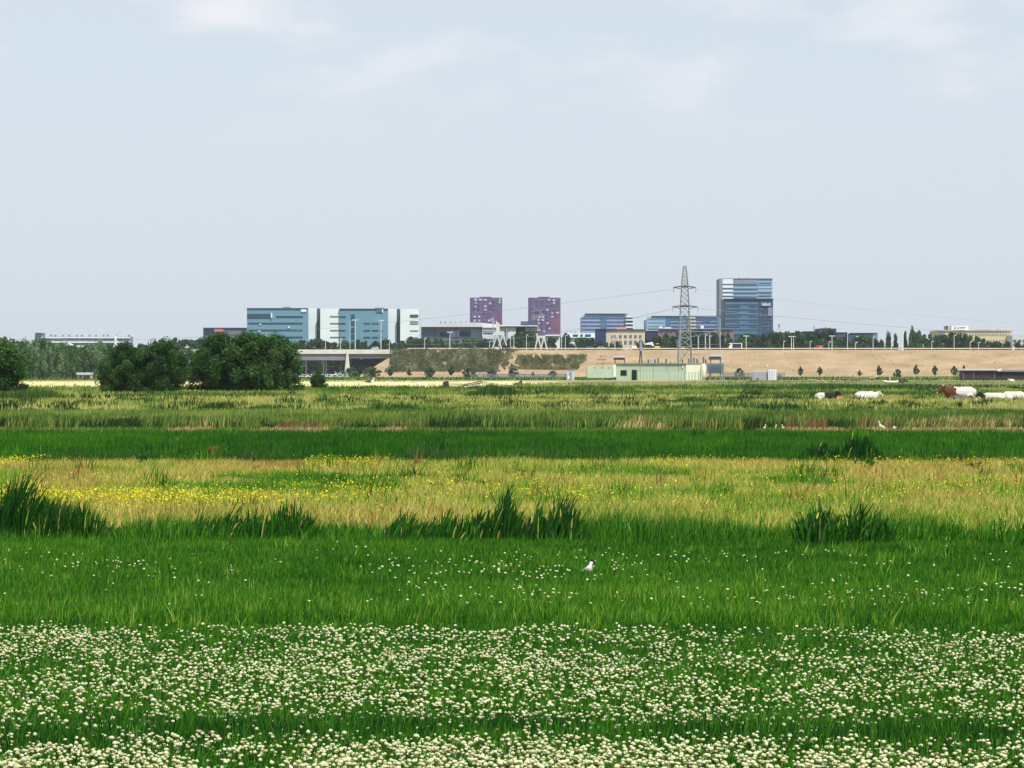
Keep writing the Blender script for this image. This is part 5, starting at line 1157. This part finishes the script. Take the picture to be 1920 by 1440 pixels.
# ================================================================== ANIMALS
def cowmat(name, dark, light=(0.52,0.50,0.46), th=0.5, scale=1.3, grad=None, seed=0):
    m = bpy.data.materials.new(name); m.use_nodes = True; nt = m.node_tree; L = nt.links; N = nt.nodes.new
    b = nt.nodes['Principled BSDF']; b.inputs['Roughness'].default_value = .8; b.inputs['Specular IOR Level'].default_value = .15
    t = N('ShaderNodeTexCoord'); sp = N('ShaderNodeSeparateXYZ'); L.new(t.outputs['Object'], sp.inputs[0])
    n = N('ShaderNodeTexNoise'); n.noise_dimensions = '4D'; n.inputs['W'].default_value = seed; n.inputs['Scale'].default_value = scale; n.inputs['Detail'].default_value = 4; L.new(t.outputs['Object'], n.inputs['Vector'])
    a = N('ShaderNodeMath'); a.operation = 'MULTIPLY_ADD'; a.inputs[1].default_value = (grad or 0); L.new(sp.outputs['X'], a.inputs[0]); L.new(n.outputs[0], a.inputs[2])
    r = N('ShaderNodeValToRGB'); r.color_ramp.interpolation = 'LINEAR'
    r.color_ramp.elements[0].position = th-.008; r.color_ramp.elements[1].position = th+.008
    r.color_ramp.elements[0].color = (*dark, 1); r.color_ramp.elements[1].color = (*light, 1)
    L.new(a.outputs[0], r.inputs[0]); L.new(r.outputs[0], b.inputs['Base Color']); return m
M['horn'] = mat('horn', (0.6,0.52,0.38)); M['muzzle'] = mat('pink_muzzle', (0.5,0.33,0.27)); M['hoof'] = mat('hoof', (0.06,0.05,0.04)); M['eye'] = mat('eye', (0.01,0.01,0.01), rough=.2)
def cow(label, u, v, k, m, face=-1, yaw=0, horns=False, calf=False, up=1.0, headm=None, name='cow', head_low=False):
    Y = GY(v); o = empty(name, (PX(u,Y),Y,-0.04), label, 'calf' if calf else 'cow', 'cattle resting in the right-hand pasture', rz=R(yaw)+(math.pi if face > 0 else 0))
    mb = MB(); sc = k
    q = lambda pts: [tuple(c*sc for c in p) for p in pts]
    rr = lambda rs: [(a*sc, b*sc) for a, b in rs]
    z = .46*up
    mb.loft(q([(1.02,0,z*.75),(.95,0,z*.95),(.72,0,z*1.08),(.30,0,z*1.0),(-.15,0,z*.98),(-.55,0,z*1.08),(-.80,0,z*1.12),(-.95,0,z*1.2)]), rr([(.10,.12),(.26,.30),(.38,.42),(.44,.46),(.43,.46),(.36,.44),(.25,.34),(.16,.22)]), 14)
    hz = .62 if head_low else 1.0
    mb.loft(q([(-.62,0,z*1.15),(-.90,0,.42+.26*hz),(-1.10,0,.45+.42*hz)]), rr([(.24,.34),(.17,.24),(.13,.17)]), 10)
    mb.loft(q([(-1.02,0,.50+.45*hz),(-1.14,0,.50+.46*hz),(-1.28,0,.42+.40*hz),(-1.44,0,.30+.36*hz),(-1.53,0,.24+.34*hz)]), rr([(.09,.10),(.13,.15),(.115,.13),(.08,.095),(.06,.07)]), 10)
    for s_ in (-1, 1):
        mb.loft(q([(-.62,.22*s_,.32),(-.78,.34*s_,.16),(-1.02,.30*s_,.10),(-.80,.30*s_,.05)]), rr([(.15,.17),(.10,.11),(.075,.075),(.05,.05)]), 7)
        mb.loft(q([(.70,.24*s_,.40),(.42,.44*s_,.26),(.22,.52*s_,.13),(.55,.56*s_,.08),(.22,.58*s_,.06)]), rr([(.24,.26),(.18,.2),(.11,.12),(.07,.07),(.05,.05)]), 7)
        mb.loft(q([(-1.07,.11*s_,.56+.45*hz),(-1.05,.22*s_,.58+.45*hz),(-1.05,.30*s_,.55+.45*hz)]), rr([(.035,.05),(.03,.06),(.01,.02)]), 6)
    mb.loft(q([(1.0,0,z*1.1),(1.12,.03,z*.8),(1.12,.05,.12)]), rr([(.05,.05),(.03,.03),(.045,.045)]), 6)
    # built around the origin, so parented without offset
    me = bpy.data.meshes.new('body'); me.from_pydata([tuple(p) for p in mb.V], [], mb.F); me.materials.append(m)
    b = bpy.data.objects.new('body', me); COL.objects.link(b); b.parent = o
    rm = b.modifiers.new('fuse', 'REMESH'); rm.mode = 'VOXEL'; rm.voxel_size = .035*sc; rm.use_smooth_shade = True
    sm_ = b.modifiers.new('soft', 'SMOOTH'); sm_.iterations = 3
    def sub(nm, mm, mb2):
        me = bpy.data.meshes.new(nm); me.from_pydata([tuple(p) for p in mb2.V], [], mb2.F); me.materials.append(mm); c = bpy.data.objects.new(nm, me); COL.objects.link(c); c.parent = o
    sub('muzzle', M['muzzle'], MB().loft(q([(-1.50,0,.26+.35*hz),(-1.57,0,.22+.34*hz)]), rr([(.066,.074),(.05,.05)]), 8))
    for s_ in (-1, 1):
        sub('eye', M['eye'], MB().loft(q([(-1.22,.105*s_,.50+.42*hz),(-1.225,.135*s_,.50+.42*hz)]), rr([(.022,.022)]*2), 6))
        sub('hoof', M['hoof'], MB().loft(q([(-.80,.30*s_,.05),(-.72,.30*s_,.04)]), rr([(.055,.055),(.06,.05)]), 6))
        if horns: sub('horn', M['horn'], MB().loft(q([(-1.10,.10*s_,.62+.45*hz),(-1.13,.20*s_,.68+.45*hz),(-1.19,.22*s_,.76+.45*hz)]), rr([(.035,.035),(.025,.025),(.008,.008)]), 6))
BLK, BRN = (0.018,0.017,0.02), (0.11,0.037,0.018)
cow('white-rumped black cow lying beside a red calf, leftmost of the cattle', 1549, 751.5, .78, cowmat('black_pied_hide', BLK, th=.56, scale=.9, grad=.45, seed=2.1), 1, -18)
cow('small reddish calf lying at the right of the leftmost cow', 1571, 751, .42, cowmat('red_hide', (0.42,0.13,0.06), light=(0.52,0.2,0.1), th=.5, scale=2), 1, 10, calf=True, name='calf', head_low=True)
cow('nearly all-white cow lying alone with its head turned away', 1625, 751.5, .92, cowmat('white_hide', (0.08,0.08,0.085), th=.27, scale=1.2, seed=5), 1, 25, up=.92, head_low=True)
cow('largest cow, red-brown head and shoulders with a white back and pale horns', 1800, 751, 1.12, cowmat('brown_pied_hide', BRN, th=.34, scale=2.4, grad=.5, seed=1.2), -1, 6, horns=True, up=1.25)
cow('dark grey calf lying against the belly of the largest cow', 1802, 752.5, .62, cowmat('grey_hide', (0.085,0.075,0.075), light=(0.13,0.12,0.12), th=.5, scale=2), 1, 4, calf=True, name='calf', head_low=True)
cow('small ginger calf between the largest cow and the black-headed cow', 1833, 752, .42, cowmat('ginger_hide', (0.25,0.10,0.045), light=(0.6,0.5,0.35), th=.55, scale=2.4), 1, 30, calf=True, name='calf')
cow('black-headed white cow lying right of the ginger calf', 1862, 752, .85, cowmat('black_head_hide', BLK, th=.27, scale=1.1, grad=.42, seed=3), -1, -5, up=.85, head_low=True)
cow('white cow with a black streak lying nearest the right edge', 1902, 751.5, .90, cowmat('streaked_hide', (0.03,0.03,0.035), th=.39, scale=1.5, seed=8.2), 1, 8, up=.95, head_low=True)

def bird(label, u, vb, size, mats, name, cat, face=1, pose='up', hide=.0, group=None):
    """size = length of the body in metres; the bird looks towards +x when face > 0"""
    Y = GV(vb) if vb > 760 else GY(vb); o = empty(name, (PX(u,Y),Y,hide), label, cat, group); k = size; f = face
    body, head, wing, bill = mats
    q = lambda pts: [(p[0]*k*f, p[1]*k, p[2]*k) for p in pts]; rr = lambda rs: [(a*k, b*k) for a, b in rs]
    def part(nm, mm, mb2, parent=None):
        me = bpy.data.meshes.new(nm); me.from_pydata([tuple(p) for p in mb2.V], [], mb2.F); me.shade_smooth(); me.materials.append(M[mm]); c = bpy.data.objects.new(nm, me); COL.objects.link(c); c.parent = parent or o
        return c
    up = pose == 'up'
    if up: bp = [(-.55,0,.28),(-.38,0,.36),(-.15,0,.46),(.10,0,.60),(.24,0,.78),(.30,0,.98),(.33,0,1.10)]; br = [(.02,.02),(.09,.08),(.17,.17),(.20,.21),(.14,.16),(.085,.09),(.06,.06)]
    else: bp = [(-.60,0,.45),(-.42,0,.46),(-.18,0,.46),(.12,0,.48),(.30,0,.55),(.40,0,.70),(.44,0,.80)]; br = [(.02,.02),(.10,.08),(.18,.17),(.19,.18),(.13,.13),(.07,.08),(.055,.055)]
    part('body', body, MB().loft(q(bp), rr(br), 12))
    hx, hz = (.36, 1.16) if up else (.47, .86)
    part('head', head, MB().loft(q([(hx-.10,0,hz-.03),(hx-.04,0,hz+.02),(hx+.03,0,hz+.02),(hx+.10,0,hz-.01)]), rr([(.04,.04),(.09,.09),(.085,.085),(.04,.04)]), 10))
    part('bill', bill, MB().loft(q([(hx+.09,0,hz-.01),(hx+.22,0,hz-.05)]), rr([(.028,.028),(.008,.008)]), 6))
    for s_ in (-1, 1):
        w = [(.18,.15*s_,.72),(-.05,.20*s_,.60),(-.35,.13*s_,.42),(-.66,.03*s_,.26)] if up else [(.22,.13*s_,.54),(-.05,.185*s_,.54),(-.35,.12*s_,.50),(-.64,.03*s_,.46)]
        part('wing', wing, MB().loft(q(w), rr([(.03,.07),(.035,.15),(.03,.10),(.008,.02)]), 8))
        part('leg', bill, MB().bar(q([(0.02,.07*s_,.42)])[0], q([(.02,.07*s_,0)])[0], .014*k, .012*k, 5))
M['bwhite'] = mat('white_feathers', (0.66,0.64,0.64), var=.03); M['bgrey'] = mat('grey_feathers', (0.27,0.27,0.27), var=.1); M['bdark'] = mat('dark_feathers', (0.035,0.03,0.035), var=.1)
M['btan'] = mat('buff_feathers', (0.62,0.58,0.38), var=.1); M['bbill'] = mat('bill', (0.5,0.42,0.3)); M['bbrown'] = mat('brown_feathers', (0.2,0.16,0.1), var=.15)
bird('white-bellied bird with a dark head sitting in the near green grass right of the middle', 1097, 1066, .175, ('bwhite','bdark','bgrey','bbill'), 'gull', 'bird', 1, 'up')
G_ = 'geese standing in the reed belt'
bird('buff goose with raised neck left of the black and white duck', 1654, 803, .29, ('btan','btan','btan','bbill'), 'goose', 'goose', -1, 'up', group=G_)
bird('black and white duck resting at the foot of the dark rushes', 1683, 805, .30, ('bwhite','bdark','bdark','bbill'), 'duck', 'duck', -1, 'low')
bird('leftmost of three pale geese in the reed belt', 1431, 804, .21, ('btan','btan','bbrown','bbill'), 'goose', 'goose', 1, 'up', group=G_)
bird('middle one of three pale geese in the reed belt', 1451, 804, .21, ('btan','btan','bbrown','bbill'), 'goose', 'goose', 1, 'up', group=G_)
bird('rightmost of three pale geese in the reed belt', 1471, 804, .21, ('btan','btan','bbrown','bbill'), 'goose', 'goose', -1, 'up', group=G_)
bird('pale goose standing at the left edge of the striped pasture', 69, 752, .34, ('btan','bwhite','btan','bbill'), 'goose', 'goose', 1, 'up')
bird('small white gull near the left field', 148, 752, .26, ('bwhite','bwhite','bgrey','bbill'), 'gull', 'gull', 1, 'low')
bird('black and white stork bending forward on the pale sand strip', 694, 722, 1.35, ('bwhite','bwhite','bdark','bbill'), 'stork', 'stork', 1, 'low', hide=-.1)
bird('tiny dark duck under the rushes right of the black and white duck', 1785, 803, .2, ('bbrown','bdark','bbrown','bbill'), 'duck', 'duck', 1, 'low')
# sheep by the shed
Y = GY(719.5); q = empty('sheep', (PX(1897,Y),Y,0), 'cream sheep lying in front of the long black shed', 'sheep')
mb = MB(); mb.loft([(PX(1897,Y)+a,Y,b) for a, b in ((-.5,.35),(-.35,.5),(0,.56),(.35,.5),(.5,.38))],[(.1,.12),(.27,.3),(.32,.36),(.27,.32),(.1,.14)],12); mb.loft([(PX(1897,Y)-.35,Y,.65),(PX(1897,Y)-.55,Y,.85),(PX(1897,Y)-.78,Y,.78)],[(.13,.14),(.12,.13),(.06,.07)],8)
for a in (-.3,.3):
    for b in (-.12,.12): mb.bar((PX(1897,Y)+a,Y+b,.35),(PX(1897,Y)+a*1.2,Y+b*1.6,0),.07,.05,6)
b_ = mb.build('body', mat('wool', (0.62,0.58,0.42), var=.12, scale=6), q); rm = b_.modifiers.new('fuse','REMESH'); rm.mode = 'VOXEL'; rm.voxel_size = .035; rm.use_smooth_shade = True

for o in [q for q in COL.objects if q.get('category') in ('cow', 'calf')]:
    o.scale = (.93, .93, .90); o.location.z = -.07
# ================================================================== HAZE
hz = MB().box(-3600,3600,-100,6100,-1,68)
hm = bpy.data.materials.new('haze'); hm.use_nodes = True; nt = hm.node_tree; nt.nodes.clear()
pv = nt.nodes.new('ShaderNodeVolumePrincipled'); pv.inputs['Density'].default_value = 0.00004; pv.inputs['Color'].default_value = (0.86,0.94,1.0,1); pv.inputs['Anisotropy'].default_value = 0.0
om = nt.nodes.new('ShaderNodeOutputMaterial'); nt.links.new(pv.outputs[0], om.inputs['Volume'])
tag(hz.build('haze', hm), 'thin summer haze over the polder', 'haze', kind='stuff')
